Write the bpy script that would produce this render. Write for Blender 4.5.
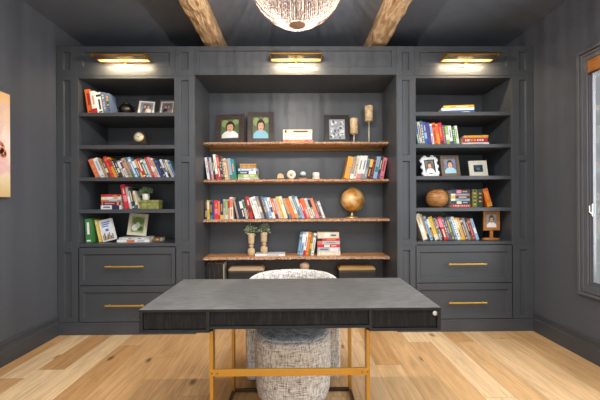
import bpy, bmesh, math, random
from mathutils import Matrix, Vector
R = math.radians
random.seed(7)
for o in list(bpy.data.objects): bpy.data.objects.remove(o)
SC = bpy.context.scene
COL = SC.collection

# ------------------------------------------------------------------ camera
FPX = 350.0
cam_d = bpy.data.cameras.new('camera'); cam = bpy.data.objects.new('camera', cam_d); COL.objects.link(cam)
CAMM = Matrix.Rotation(R(-0.65), 4, 'Z') @ Matrix.Rotation(R(90), 4, 'X') @ Matrix.Rotation(R(-0.3), 4, 'Z')
CAMM.translation = (0, 0, 1.30)
cam.matrix_world = CAMM
cam_d.sensor_width = 36; cam_d.lens = FPX / 600 * 36; cam_d.shift_y = 3 / 600; cam_d.clip_start = 0.05
SC.camera = cam

# ------------------------------------------------------------------ light
w = bpy.data.worlds.new('world'); SC.world = w; w.use_nodes = True
w.node_tree.nodes['Background'].inputs[0].default_value = (0.86, 0.90, 0.90, 1)
w.node_tree.nodes['Background'].inputs[1].default_value = 0.42

def area(name, loc, rot, sx, sy, power, col):
    l = bpy.data.lights.new(name, 'AREA'); l.shape = 'RECTANGLE'; l.size = sx; l.size_y = sy
    l.energy = power; l.color = col
    o = bpy.data.objects.new(name, l); COL.objects.link(o); o.location = loc; o.rotation_euler = rot
    return o
area('daylight_rear', (0.3, -2.4, 1.7), (R(90), 0, 0), 4.0, 2.4, 80, (0.93, 0.97, 1.0))
area('daylight_window', (2.95, 2.1, 1.6), (R(90), 0, R(90)), 1.2, 1.9, 85, (0.93, 0.97, 1.0))
area('ceiling_downlights', (0, 0.7, 3.04), (0, 0, 0), 3.6, 1.6, 165, (0.95, 0.975, 1.0))

vs = SC.view_settings
SC.display_settings.display_device = 'sRGB'
vs.view_transform = 'Standard'; vs.look = 'None'; vs.gamma = 1; vs.exposure = 0.0
vs.use_curve_mapping = False

# ------------------------------------------------------------------ helpers
_r = CAMM.to_3x3() @ Vector((1, 0, 0)); _u = CAMM.to_3x3() @ Vector((0, 1, 0)); _f = CAMM.to_3x3() @ Vector((0, 0, -1))
def at(px, py, Y):
    """world x, z of what the photograph shows at (px, py) when it stands at depth Y"""
    d = _f * 1.0 + _r * ((px - 300) / FPX) - _u * ((py - 203) / FPX)
    k = Y / d.y
    return d.x * k, 1.30 + d.z * k
def ax(px, Y, z):
    lo, hi = at(px, 0, Y), at(px, 400, Y)
    t = (z - lo[1]) / (hi[1] - lo[1])
    return lo[0] + t * (hi[0] - lo[0])

def lin(h):
    h = h.lstrip('#')
    c = [int(h[i:i+2], 16) / 255 for i in (0, 2, 4)]
    return tuple(x / 12.92 if x <= .04045 else ((x + .055) / 1.055) ** 2.4 for x in c) + (1,)

_M = {}
def mat(col, rough=0.6, metal=0.0, noise=0.0, scale=20.0, bump=0.0, emit=None, es=0.0, spec=0.5):
    key = (col, rough, metal, noise, scale, bump, emit, es, spec)
    if key in _M: return _M[key]
    m = bpy.data.materials.new('paint_' + str(len(_M))); m.use_nodes = True
    nt = m.node_tree; b = nt.nodes['Principled BSDF']
    c = lin(col) if isinstance(col, str) else tuple(col) + (1,)
    b.inputs['Base Color'].default_value = c
    b.inputs['Roughness'].default_value = rough; b.inputs['Metallic'].default_value = metal
    b.inputs['Specular IOR Level'].default_value = spec
    if emit:
        b.inputs['Emission Color'].default_value = lin(emit); b.inputs['Emission Strength'].default_value = es
    if noise > 0 or bump > 0:
        tc = nt.nodes.new('ShaderNodeTexCoord'); n = nt.nodes.new('ShaderNodeTexNoise')
        n.inputs['Scale'].default_value = scale; n.inputs['Detail'].default_value = 4
        nt.links.new(tc.outputs['Object'], n.inputs['Vector'])
        if noise > 0:
            mx = nt.nodes.new('ShaderNodeMix'); mx.data_type = 'RGBA'
            mx.inputs[6].default_value = tuple(x * (1 - noise) for x in c[:3]) + (1,)
            mx.inputs[7].default_value = tuple(min(1, x * (1 + noise)) for x in c[:3]) + (1,)
            nt.links.new(n.outputs['Fac'], mx.inputs[0]); nt.links.new(mx.outputs[2], b.inputs['Base Color'])
        if bump > 0:
            bp = nt.nodes.new('ShaderNodeBump'); bp.inputs['Strength'].default_value = bump; bp.inputs['Distance'].default_value = 0.005
            nt.links.new(n.outputs['Fac'], bp.inputs['Height']); nt.links.new(bp.outputs['Normal'], b.inputs['Normal'])
    _M[key] = m
    return m

def ramp_mat(name, vec_scale, stops, rough=0.6, detail=6, nscale=5.0, bump=0.15, distort=0.0, metal=0.0, spec=0.5, bdist=0.003):
    """noise stretched along one axis, coloured by a ramp: wood, live edge, map..."""
    m = bpy.data.materials.new(name); m.use_nodes = True; nt = m.node_tree; b = nt.nodes['Principled BSDF']
    tc = nt.nodes.new('ShaderNodeTexCoord'); mp = nt.nodes.new('ShaderNodeMapping'); mp.inputs['Scale'].default_value = vec_scale
    n = nt.nodes.new('ShaderNodeTexNoise'); n.inputs['Scale'].default_value = nscale; n.inputs['Detail'].default_value = detail
    n.inputs['Distortion'].default_value = distort
    r = nt.nodes.new('ShaderNodeValToRGB'); e = r.color_ramp.elements
    e[0].position = stops[0][0]; e[0].color = lin(stops[0][1]); e[1].position = stops[-1][0]; e[1].color = lin(stops[-1][1])
    for p, c in stops[1:-1]:
        x = e.new(p); x.color = lin(c)
    nt.links.new(tc.outputs['Object'], mp.inputs[0]); nt.links.new(mp.outputs[0], n.inputs['Vector'])
    nt.links.new(n.outputs['Fac'], r.inputs[0]); nt.links.new(r.outputs[0], b.inputs['Base Color'])
    b.inputs['Roughness'].default_value = rough; b.inputs['Metallic'].default_value = metal; b.inputs['Specular IOR Level'].default_value = spec
    bp = nt.nodes.new('ShaderNodeBump'); bp.inputs['Strength'].default_value = bump; bp.inputs['Distance'].default_value = bdist
    nt.links.new(n.outputs['Fac'], bp.inputs['Height']); nt.links.new(bp.outputs['Normal'], b.inputs['Normal'])
    return m

class MB:
    def __init__(s): s.v = []; s.f = []; s.m = []; s.sm = []
    def add(s, vs, fs, mi=0, smooth=False):
        k = len(s.v); s.v += [tuple(v) for v in vs]
        for f in fs: s.f.append([i + k for i in f]); s.m.append(mi); s.sm.append(smooth)
        return s
    def box(s, x0, x1, y0, y1, z0, z1, mi=0, M=None):
        vs = [Vector((x, y, z)) for x in (x0, x1) for y in (y0, y1) for z in (z0, z1)]
        if M: vs = [M @ v for v in vs]
        return s.add(vs, [(0,1,3,2),(4,6,7,5),(0,4,5,1),(2,3,7,6),(0,2,6,4),(1,5,7,3)], mi)
    def lathe(s, prof, n=24, mi=0, c=(0,0,0), smooth=True, M=None):
        vs = []; fs = []
        for r, z in prof:
            for i in range(n):
                a = 2 * math.pi * i / n; vs.append(Vector((r * math.cos(a), r * math.sin(a), z)))
        for j in range(len(prof) - 1):
            for i in range(n):
                i2 = (i + 1) % n
                fs.append((j*n+i, j*n+i2, (j+1)*n+i2, (j+1)*n+i))
        fs.append(tuple(reversed(range(n)))); fs.append(tuple(range((len(prof)-1)*n, len(prof)*n)))
        if M: vs = [M @ v for v in vs]
        vs = [v + Vector(c) for v in vs]
        return s.add(vs, fs, mi, smooth)
    def tube(s, pts, r, n=8, mi=0, closed=False):
        pts = [Vector(p) for p in pts]; vs = []; fs = []; L = len(pts)
        for i, p in enumerate(pts):
            a = pts[(i-1) % L] if (closed or i > 0) else p
            b = pts[(i+1) % L] if (closed or i < L-1) else p
            t = (b - a).normalized(); up = Vector((0,0,1)) if abs(t.z) < .9 else Vector((1,0,0))
            u = t.cross(up).normalized(); v = t.cross(u)
            rr = r[i] if isinstance(r, (list, tuple)) else r
            for k in range(n):
                q = 2*math.pi*k/n; vs.append(p + u*math.cos(q)*rr + v*math.sin(q)*rr)
        for i in range(L if closed else L-1):
            j = (i+1) % L
            for k in range(n):
                k2 = (k+1) % n; fs.append((i*n+k, i*n+k2, j*n+k2, j*n+k))
        if not closed: fs += [tuple(range(n)), tuple(reversed(range((L-1)*n, L*n)))]
        return s.add(vs, fs, mi, True)
    def prism(s, poly, y0, y1, mi=0):           # poly in x,z; extruded along y
        n = len(poly)
        vs = [(x, y0, z) for x, z in poly] + [(x, y1, z) for x, z in poly]
        fs = [tuple(range(n)), tuple(reversed(range(n, 2*n)))] + [(i, i+n, (i+1)%n+n, (i+1)%n) for i in range(n)]
        return s.add(vs, fs, mi)
    def build(s, name, mats, parent=None, bevel=0, loc=None, seg=2):
        me = bpy.data.meshes.new(name); me.from_pydata(s.v, [], s.f)
        for m in (mats if isinstance(mats, (list, tuple)) else [mats]): me.materials.append(m)
        for p, mi, sm in zip(me.polygons, s.m, s.sm): p.material_index = mi; p.use_smooth = sm
        bm = bmesh.new(); bm.from_mesh(me); bmesh.ops.recalc_face_normals(bm, faces=bm.faces); bm.to_mesh(me); bm.free()
        o = bpy.data.objects.new(name, me); COL.objects.link(o)
        if parent: o.parent = parent
        if loc: o.location = loc
        if bevel:
            b = o.modifiers.new('bevel', 'BEVEL'); b.width = bevel; b.segments = seg; b.limit_method = 'ANGLE'; b.angle_limit = R(40)
        return o

def thing(name, label, cat, loc=(0,0,0), rot=(0,0,0), group=None):
    o = bpy.data.objects.new(name, None); o.empty_display_size = 0.05; COL.objects.link(o)
    o.location = loc; o.rotation_euler = rot; o['label'] = label; o['category'] = cat
    if group: o['group'] = group
    return o
def tag(o, label, cat, group=None):
    o['label'] = label; o['category'] = cat
    if group: o['group'] = group
    return o
def structure(o): o['kind'] = 'structure'; return o
def subsurf(o, n=2):
    m = o.modifiers.new('subsurf', 'SUBSURF'); m.levels = n; m.render_levels = n
    for p in o.data.polygons: p.use_smooth = True
    return o

# ------------------------------------------------------------------ materials
PAINT = ramp_mat('charcoal_cabinet_paint', (1, 1, 1), [(0.3, '#404347'), (0.7, '#45484c')], 0.42, nscale=3, bump=0.02)
WALLP = ramp_mat('charcoal_wall_paint', (1, 1, 1), [(0.3, '#4e5158'), (0.7, '#52555c')], 0.55, nscale=40, bump=0.03)
CEILP = ramp_mat('ceiling_paint', (1, 1, 1), [(0.3, '#5e646e'), (0.7, '#626872')], 0.5, nscale=30, bump=0.03)
BRASS = mat('#c09a48', 0.3, 0.9, 0.08, 30)
BRASSP = mat('#b98a38', 0.38, 0.6, 0.06, 30)
CREAM = mat('#e8dcc0', 0.8, 0, 0.08, 60)
BLACK = mat('#1d1b1a', 0.5, 0, 0.1, 40)
DARKWOOD = ramp_mat('dark_frame_wood', (3, 3, 14), [(0.3, '#2c2320'), (0.7, '#4a3b33')], 0.5)
MIDWOOD = ramp_mat('brown_frame_wood', (3, 3, 14), [(0.3, '#5e4937'), (0.7, '#80664e')], 0.5)
OAKF = ramp_mat('honey_wood', (3, 3, 14), [(0.3, '#9c5f2a'), (0.7, '#c07f3e')], 0.45)
PALEWOOD = ramp_mat('pale_turned_wood', (4, 4, 20), [(0.3, '#b99a72'), (0.7, '#dcc29a')], 0.6)

def floor_material():
    m = bpy.data.materials.new('oak_planks'); m.use_nodes = True; nt = m.node_tree; L = nt.links
    b = nt.nodes['Principled BSDF']
    def N(t): return nt.nodes.new(t)
    def math_(op, a, bb=None):
        n = N('ShaderNodeMath'); n.operation = op
        for i, x in enumerate((a, bb)):
            if x is None: continue
            if isinstance(x, (int, float)): n.inputs[i].default_value = x
            else: L.new(x, n.inputs[i])
        return n.outputs[0]
    tc = N('ShaderNodeTexCoord'); sp = N('ShaderNodeSeparateXYZ'); L.new(tc.outputs['Object'], sp.inputs[0])
    X, Y = sp.outputs[0], sp.outputs[1]
    u = math_('DIVIDE', math_('ADD', X, 10.03), 0.205); row = math_('FLOOR', u)
    wn = N('ShaderNodeTexWhiteNoise'); wn.noise_dimensions = '1D'; L.new(row, wn.inputs['W'])
    v = math_('ADD', math_('DIVIDE', math_('ADD', Y, 10), 1.75), math_('MULTIPLY', wn.outputs['Value'], 7.3))
    colm = math_('FLOOR', v)
    cb = N('ShaderNodeCombineXYZ'); L.new(row, cb.inputs[0]); L.new(colm, cb.inputs[1])
    w2 = N('ShaderNodeTexWhiteNoise'); w2.noise_dimensions = '2D'; L.new(cb.outputs[0], w2.inputs['Vector'])
    rp = N('ShaderNodeValToRGB'); e = rp.color_ramp.elements
    e[0].position = 0; e[0].color = lin('#cb9a64'); e[1].position = 1; e[1].color = lin('#e9c798')
    for p, c in ((0.3, '#d6a874'), (0.55, '#e2b886'), (0.8, '#e8c294')):
        x = e.new(p); x.color = lin(c)
    L.new(w2.outputs['Value'], rp.inputs[0])
    # grain
    off = N('ShaderNodeVectorMath'); off.operation = 'MULTIPLY_ADD'
    L.new(w2.outputs['Color'], off.inputs[0]); off.inputs[1].default_value = (31, 31, 31); L.new(tc.outputs['Object'], off.inputs[2])
    mp = N('ShaderNodeMapping'); mp.inputs['Scale'].default_value = (14, 1.1, 1); L.new(off.outputs[0], mp.inputs[0])
    n = N('ShaderNodeTexNoise'); n.inputs['Scale'].default_value = 2.2; n.inputs['Detail'].default_value = 8; n.inputs['Roughness'].default_value = 0.62; n.inputs['Distortion'].default_value = 0.8
    L.new(mp.outputs[0], n.inputs['Vector'])
    g = N('ShaderNodeMapRange'); g.inputs[1].default_value = 0.3; g.inputs[2].default_value = 0.7; g.inputs[3].default_value = 0.68; g.inputs[4].default_value = 1.1
    L.new(n.outputs['Fac'], g.inputs[0])
    mu = N('ShaderNodeMix'); mu.data_type = 'RGBA'; mu.blend_type = 'MULTIPLY'; mu.inputs[0].default_value = 1
    L.new(rp.outputs[0], mu.inputs[6]); cc = N('ShaderNodeCombineXYZ')
    L.new(g.outputs[0], cc.inputs[0]); L.new(g.outputs[0], cc.inputs[1]); L.new(g.outputs[0], cc.inputs[2]); L.new(cc.outputs[0], mu.inputs[7])
    # knots
    mk = N('ShaderNodeMapping'); mk.inputs['Scale'].default_value = (1.5, .75, 1); L.new(off.outputs[0], mk.inputs[0])
    vo = N('ShaderNodeTexVoronoi'); vo.voronoi_dimensions = '2D'; vo.inputs['Scale'].default_value = 1.0; L.new(mk.outputs[0], vo.inputs['Vector'])
    kn = N('ShaderNodeMapRange'); kn.inputs[1].default_value = 0.012; kn.inputs[2].default_value = 0.05; kn.inputs[3].default_value = 0.8; kn.inputs[4].default_value = 0
    L.new(vo.outputs['Distance'], kn.inputs[0])
    mk2 = N('ShaderNodeMix'); mk2.data_type = 'RGBA'; L.new(kn.outputs[0], mk2.inputs[0]); L.new(mu.outputs[2], mk2.inputs[6]); mk2.inputs[7].default_value = lin('#4d3828')
    # gaps
    fu = math_('FRACT', u); fv = math_('FRACT', v)
    gu = math_('LESS_THAN', fu, 0.012); gv = math_('LESS_THAN', fv, 0.0018); gp = math_('MAXIMUM', gu, gv)
    mg = N('ShaderNodeMix'); mg.data_type = 'RGBA'; L.new(math_('MULTIPLY', gp, 0.55), mg.inputs[0]); L.new(mk2.outputs[2], mg.inputs[6]); mg.inputs[7].default_value = lin('#6b4a30')
    L.new(mg.outputs[2], b.inputs['Base Color']); b.inputs['Roughness'].default_value = 0.42; b.inputs['Specular IOR Level'].default_value = 0.4
    bp = N('ShaderNodeBump'); bp.inputs['Strength'].default_value = 0.08; bp.inputs['Distance'].default_value = 0.003
    L.new(n.outputs['Fac'], bp.inputs['Height']); L.new(bp.outputs['Normal'], b.inputs['Normal'])
    return m

# ------------------------------------------------------------------ room
XL, XR, YB, YR, ZC = -2.375, 2.40, 4.12, -2.0, 3.08
YF = 3.5                                      # front plane of the built-in
floor = structure(MB().box(XL-.1, XR+.1, YR, YB+.1, -.1, 0).build('floor', floor_material()))
structure(MB().box(XL-.1, XR+.1, YR, YB+.1, ZC, ZC+.1).build('ceiling', CEILP))
structure(MB().box(XL-.1, XL, YR, YB, 0, ZC).build('wall_left', WALLP))
structure(MB().box(XL-.1, XR+.1, YB, YB+.1, 0, ZC).build('wall_back', WALLP))
WY0, WY1, WZ0, WZ1 = 1.55, 2.84, 0.615, 2.455    # window opening
structure(MB().box(XR, XR+.04, YR, WY0, 0, ZC).box(XR, XR+.04, WY1, YB, 0, ZC).box(XR, XR+.04, WY0, WY1, 0, WZ0).box(XR, XR+.04, WY0, WY1, WZ1, ZC).build('wall_right', WALLP))
def baseboard(name, x, sgn):
    b = MB()
    prof = [(0, 0), (.020, 0), (.020, .125), (.012, .132), (.012, .168), (.017, .173), (.017, .188), (.006, .196), (0, .196)]
    vs = [(x + sgn * a, YR, z) for a, z in prof] + [(x + sgn * a, YF-.0075, z) for a, z in prof]
    n = len(prof)
    b.add(vs, [tuple(range(n)), tuple(reversed(range(n, 2*n)))] + [(i, i+n, (i+1) % n + n, (i+1) % n) for i in range(n)])
    return structure(b.build(name, PAINT))
baseboard('baseboard_left', XL, 1); baseboard('baseboard_right', XR, -1)

# ceiling beams
BEAMW = ramp_mat('rough_hewn_beam', (6, 1.2, 6), [(0.25, '#7d5b3e'), (0.45, '#a98660'), (0.6, '#c9ad86'), (0.8, '#a07a52')], 0.85, detail=10, nscale=3.5, bump=0.8, distort=1.5, bdist=0.02)
def beam(xa, xb, label):
    b = MB(); n = 60; rnd = random.Random(int(xa*100))
    vs = []; 
    for i in range(n+1):
        y = YR + (YB - YR - .002) * i / n
        j = lambda s=.006: rnd.uniform(-s, s)
        vs += [(xa, y, ZC), (xa + j(), y, 2.99), (xa + .012 + j(), y, 2.925 + j()), ((xa+xb)/2 + j(), y, 2.915 + j()), (xb - .012 + j(), y, 2.925 + j()), (xb + j(), y, 2.99), (xb, y, ZC)]
    fs = [(i*7+k, i*7+k+1, i*7+k+8, i*7+k+7) for i in range(n) for k in range(6)] + [(i*7+6, i*7, i*7+7, i*7+13) for i in range(n)]
    fs += [tuple(range(7)), tuple(reversed(range(n*7, n*7+7)))]
    b.add(vs, fs)
    tag(b.build('ceiling_beam', BEAMW, bevel=.004), label, 'beam', 'rough wooden ceiling beams')
beam(-.945, -.765, 'rough-hewn light brown ceiling beam left of the round pendant lamp')
beam(.775, .955, 'rough-hewn light brown ceiling beam right of the round pendant lamp')

# window in the right wall
win = bpy.data.objects.new('window_1', None); COL.objects.link(win); win.location = (XR, (WY0+WY1)/2, WZ0); structure(win)
def ring(b, y0, y1, z0, z1, wd, x0, x1, mi=0):
    b.box(x0, x1, y0, y1, z1-wd, z1, mi).box(x0, x1, y0, y1, z0, z0+wd, mi).box(x0, x1, y0, y0+wd, z0+wd, z1-wd, mi).box(x0, x1, y1-wd, y1, z0+wd, z1-wd, mi)
def wpart(name, b, m, bevel=0):
    o = b.build(name, m, bevel=bevel); o.parent = win; o.matrix_parent_inverse = Matrix.Translation(win.location).inverted(); return o
TRIM = ramp_mat('window_trim_paint', (1,1,1), [(0.3, '#58595e'), (0.7, '#5d5e63')], 0.35, nscale=4, bump=0.02)
b = MB(); ring(b, WY0-.09, WY1+.09, WZ0-.09, WZ1+.09, .025, XR-.03, XR); ring(b, WY0-.06, WY1+.06, WZ0-.06, WZ1+.06, .022, XR-.02, XR); ring(b, WY0-.066, WY1+.066, WZ0-.066, WZ1+.066, .066, XR-.012, XR)
wpart('casing', b, TRIM, .003)
b = MB(); ring(b, WY0, WY1, WZ0, WZ1, .012, XR, XR+.04); ring(b, WY0+.012, WY1-.012, WZ0+.012, WZ1-.012, .018, XR+.008, XR+.034); wpart('sash', b, TRIM, .002)
glass = bpy.data.materials.new('window_glass'); glass.use_nodes = True; nt = glass.node_tree
nt.nodes.remove(nt.nodes['Principled BSDF']); gl = nt.nodes.new('ShaderNodeBsdfGlossy'); tr = nt.nodes.new('ShaderNodeBsdfTransparent'); mxx = nt.nodes.new('ShaderNodeMixShader'); fr = nt.nodes.new('ShaderNodeFresnel')
gl.inputs['Roughness'].default_value = .02; nt.nodes.remove(fr); mxx.inputs[0].default_value = .1; nt.links.new(tr.outputs[0], mxx.inputs[1]); nt.links.new(gl.outputs[0], mxx.inputs[2]); nt.links.new(mxx.outputs[0], nt.nodes['Material Output'].inputs[0])
wpart('pane', MB().box(XR+.018, XR+.022, WY0+.03, WY1-.03, WZ0+.03, WZ1-.03), glass)
wpart('wooden_blind_rail', MB().box(XR-.011, XR+.007, WY0+.002, WY1-.002, WZ1-.105, WZ1-.002), OAKF, .004)
wpart('blind_slats', MB().box(XR-.008, XR+.004, WY0+.01, WY1-.01, WZ1-.12, WZ1-.1055), DARKWOOD)
lk = MB().box(XR-.001, XR+.0075, WY1-.03, WY1-.012, 1.18, 1.28).tube([(XR+.002, WY1-.022, 1.2), (XR-.02, WY1-.024, 1.215), (XR-.02, WY1-.024, 1.265)], .006)
wpart('latch', lk, mat('#b9b6ae', .3, .9), .003)

# ------------------------------------------------------------------ built-in cabinetry
def panel(b, x0, x1, z0, z1, recs, yf=YF, th=.022, dep=.016, ch=.006):
    """a board with recessed panels cut in it. recs: list of (x0,x1,z0,z1), stacked vertically, same x range"""
    recs = sorted(recs, key=lambda r: r[2])
    if not recs: b.box(x0, x1, yf, yf+th, z0, z1); return
    rx0, rx1 = recs[0][0], recs[0][1]
    b.box(x0, rx0, yf, yf+th, z0, z1); b.box(rx1, x1, yf, yf+th, z0, z1)
    zz = z0
    for r in recs:
        b.box(rx0, rx1, yf, yf+th, zz, r[2]); zz = r[3]
        a = [(rx0, yf, r[2]), (rx1, yf, r[2]), (rx1, yf, r[3]), (rx0, yf, r[3])]
        c = [(rx0+ch*.3, yf+dep*.45, r[2]+ch*.3), (rx1-ch*.3, yf+dep*.45, r[2]+ch*.3), (rx1-ch*.3, yf+dep*.45, r[3]-ch*.3), (rx0+ch*.3, yf+dep*.45, r[3]-ch*.3)]
        d = [(rx0+ch, yf+dep, r[2]+ch), (rx1-ch, yf+dep, r[2]+ch), (rx1-ch, yf+dep, r[3]-ch), (rx0+ch, yf+dep, r[3]-ch)]
        fs = [(i, (i+1) % 4, (i+1) % 4 + 4, i+4) for i in range(4)] + [(i+4, (i+1) % 4 + 4, (i+1) % 4 + 8, i+8) for i in range(4)] + [(8, 9, 10, 11)]
        b.add(a + c + d, fs)
    b.box(rx0, rx1, yf, yf+th, zz, z1)

SHZ = [2.21, 1.886, 1.565, 1.245]; BOTZ = .905
TOPZ = 2.868
YI = 4.05                                      # inner back plane
def pilaster(root, x0, x1):
    b = MB(); c = (x0+x1)/2; h = .036; k = (x1 - x0)/2
    xs = (c-h, c+h)
    panel(b, x0, x1, 0.125, .868, [(*xs, .165, .82)])
    panel(b, x0, x1, .872, 2.568, [(*xs, .93, 1.715), (*xs, 1.775, 2.53)])
    panel(b, x0, x1, 2.574, TOPZ, [(*xs, 2.63, 2.81)])
    b.box(x0, x1, YF+.002, YF+.022, .86, .88); b.box(x0, x1, YF+.002, YF+.022, 2.56, 2.58)
    return b.build('pilaster', PAINT, root, bevel=.0015)
def handle(root, xc, z, L=.38):
    b = MB(); b.box(xc-L/2, xc+L/2, YF-.045, YF-.034, z-.0065, z+.0065)
    for s in (-1, 1): b.box(xc+s*(L/2-.03)-.005, xc+s*(L/2-.03)+.005, YF-.036, YF-.0005, z-.005, z+.005)
    o = b.build('handle', mat('#dcae48', .3, .55), root, bevel=.002); o['label'] = 'long brass bar pull'; return o

def bookcase(x0, x1, ix0, ix1, label, hx):
    """x0..x1 outer, ix0..ix1 opening"""
    root = thing('bookcase', label, 'bookcase', ((x0+x1)/2, YF, 0), group='built-in charcoal bookcases')
    rp = lambda o: (setattr(o, 'parent', root), setattr(o, 'matrix_parent_inverse', Matrix.Translation(root.location).inverted()), o)[2]
    for a, c in ((x0, ix0-.012), (ix1+.012, x1)):
        rp(pilaster(None, a, c))
    t = .012
    for a, c in ((ix0-t, ix0), (ix1, ix1+t)):
        rp(MB().box(a, c, YF, YI+.02, .125, 2.55).build('side_panel', PAINT, bevel=.001))
    rp(MB().box(ix0, ix1, YI, YI+.02, BOTZ, 2.55).build('back_panel', PAINT))
    rp(MB().box(ix0-t, ix1+t, YF+.03, YI+.02, 2.55, 2.565).build('top_panel', PAINT))
    b = MB(); fx0, fx1 = ix0-t, ix1+t
    panel(b, fx0+.001, fx1-.001, 2.574, TOPZ, [(fx0+.055, fx1-.055, 2.665, 2.81)])
    b.box(fx0, fx1, YF+.004, YF+.024, 2.55, 2.574)
    rp(b.build('frieze', PAINT, bevel=.0015))
    rp(MB().box(x0, x1, YF+.023, YB-.005, TOPZ-.02, TOPZ-.001).build('top_board', PAINT))
    for z in SHZ:
        rp(MB().box(ix0, ix1, YF+.006, YI, z-.036, z).build('shelf', PAINT, bevel=.002))
    rp(MB().box(ix0, ix1, YF+.002, YI, BOTZ-.03, BOTZ).build('shelf', PAINT, bevel=.002))
    for (z0, z1, r0, r1, hz) in ((.492, .866, .548, .80, .683), (.128, .484, .165, .42, .298)):
        b = MB(); panel(b, ix0-.0105, ix1+.0105, z0, z1, [(ix0+.038, ix1-.038, r0, r1)], dep=.016, ch=.007)
        d = rp(b.build('drawer', PAINT, bevel=.002))
        h = handle(None, hx, hz); h.parent = d; h.matrix_parent_inverse = Matrix.Translation(root.location).inverted()
        h.matrix_parent_inverse = d.matrix_parent_inverse.copy(); h.matrix_parent_inverse = Matrix()
    rp(MB().box(ix0, ix1, YF+.03, YF+.05, .12, .87).build('carcass', PAINT))
    b = MB().box(x0, x1, YF-.006, YF+.02, 0, .10).box(x0, x1, YF-.003, YF+.02, .10, .122)
    rp(b.build('toe_board', PAINT, bevel=.003))
    # shelf pin holes on both inner sides
    b = MB()
    for xx, s in ((ix0+.0004, 1), (ix1-.0004, -1)):
        for yy in (YF+.05, YI-.06):
            for i in range(44):
                z = 1.0 + i * .034
                if all(abs(z - q + .018) > .03 for q in SHZ):
                    b.box(min(xx, xx+s*.0006), max(xx, xx+s*.0006), yy-.003, yy+.003, z-.003, z+.003)
    rp(b.build('pin_holes', BLACK))
    return root
# pixel x of the vertical edges of the built-in in the photograph, at its front plane
PX = lambda p: ax(p, YF, 1.7)
L0, L1, L2, L3 = XL+.004, PX(78.6), PX(174.6), PX(194.4)
R0, R1, R2, R3 = PX(397.5), PX(416), PX(511.5), XR-.004
bookcase(L0, L3, L1, L2, 'tall charcoal built-in bookcase with two brass-handled drawers against the left wall', PX(124.5)+.01)
bookcase(R0, R3, R1, R2, 'tall charcoal built-in bookcase with two brass-handled drawers against the right wall', PX(466.5)-.01)
# centre niche
NX0, NX1 = L3+.001, R0-.001
nic = thing('shelving_niche', 'wide open charcoal niche between the two built-in bookcases', 'niche', ((NX0+NX1)/2, YF, 0))
def npart(name, b, bevel=0, m=PAINT):
    o = b.build(name, m, bevel=bevel); o.parent = nic; o.matrix_parent_inverse = Matrix.Translation(nic.location).inverted(); return o
NB = 4.09
npart('side_panel', MB().box(NX0, NX0+.006, YF+.002, NB, 0, 2.585), .001)
npart('side_panel', MB().box(NX1-.006, NX1, YF+.002, NB, 0, 2.585), .001)
npart('back_panel', MB().box(NX0, NX1, NB, NB+.02, 0, 2.62), 0)
npart('soffit', MB().box(NX0, NX1, YF+.024, NB, 2.585, 2.605), 0)
b = MB(); panel(b, NX0, NX1, 2.583, TOPZ, [(NX0+.05, NX1-.05, 2.66, 2.825)]); npart('fascia', b, .0015)
npart('top_board', MB().box(NX0, NX1, YF+.023, YB-.005, TOPZ-.02, TOPZ-.001))
NL, NR = NX0+.006, NX1-.006

# live-edge shelves
WTOP = ramp_mat('live_edge_wood', (1.2, 9, 9), [(0.25, '#a0683a'), (0.5, '#c68a4e'), (0.75, '#dfaa6c')], 0.45, nscale=2.5, bump=0.1, distort=.6)
WBARK = ramp_mat('live_edge_bark', (9, 9, 16), [(0.3, '#432e24'), (0.45, '#9a6e52'), (0.58, '#dab696'), (0.75, '#9c6644')], 0.9, nscale=9, bump=.6, detail=8, bdist=.01)
def live_shelf(z, label, seed, cleat=True):
    rnd = random.Random(seed); n = 90
    ph = [rnd.uniform(0, 6) for _ in range(6)]
    root = thing('live_edge_shelf', label, 'shelf', ((NL+NR)/2, NB, z), group='live-edge wooden shelves in the niche')
    vs = []; th = .033
    for i in range(n+1):
        t = i/n; x = NL + .0008 + (NR - NL - .0016)*t
        e = 3.80 + .012*math.sin(7*t+ph[0]) + .007*math.sin(19*t+ph[1]) + .004*math.sin(47*t+ph[2]) + rnd.uniform(-.003, .003)
        q = lambda s=.004: rnd.uniform(-s, s)
        vs += [(x, NB-.001, z-th), (x, NB-.001, z), (x, e+.022+q(), z), (x, e+.004+q(), z-.008+q()*.6), (x, e-.006+q(), z-.024+q()), (x, e+.008+q(), z-th+.006+q()*.8), (x, e+.03+q(), z-th)]
    k = 7
    b = MB(); top = [(i*k+1, i*k+2, i*k+k+2, i*k+k+1) for i in range(n)]
    bark = [(i*k+j, i*k+j+1, i*k+k+j+1, i*k+k+j) for i in range(n) for j in (2, 3, 4, 5)]
    rest = [(i*k+6, i*k, i*k+k, i*k+k+6) for i in range(n)] + [(i*k, i*k+1, i*k+k+1, i*k+k) for i in range(n)]
    b.v = [(v[0]-root.location.x, v[1]-root.location.y, v[2]-z) for v in vs]
    for fl, mi in ((top, 0), (bark, 1), (rest, 0), ([tuple(range(k)), tuple(reversed(range(n*k, n*k+k)))], 0)):
        for f in fl: b.f.append(list(f)); b.m.append(mi); b.sm.append(False)
    b.build('plank', [WTOP, WBARK], root)
    if cleat:
        c = MB().box(NL-root.location.x+.002, NR-root.location.x-.002, -.03, -.0008, -th-.036, -th-.0003)
        c.build('cleat', mat('#7d5d30', .6, 0, .15, 20), root, bevel=.002)
        for xx in (-.92, .92):
            MB().lathe([(.014, 0), (.014, .012), (.006, .014)], 12, M=Matrix.Rotation(R(180), 4, 'X')).build('mounting_knob', DARKWOOD, root, loc=(xx, -.25, -th+.001))
    return root
CZ = [1.968, 1.56, 1.126, .714, .33]
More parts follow.
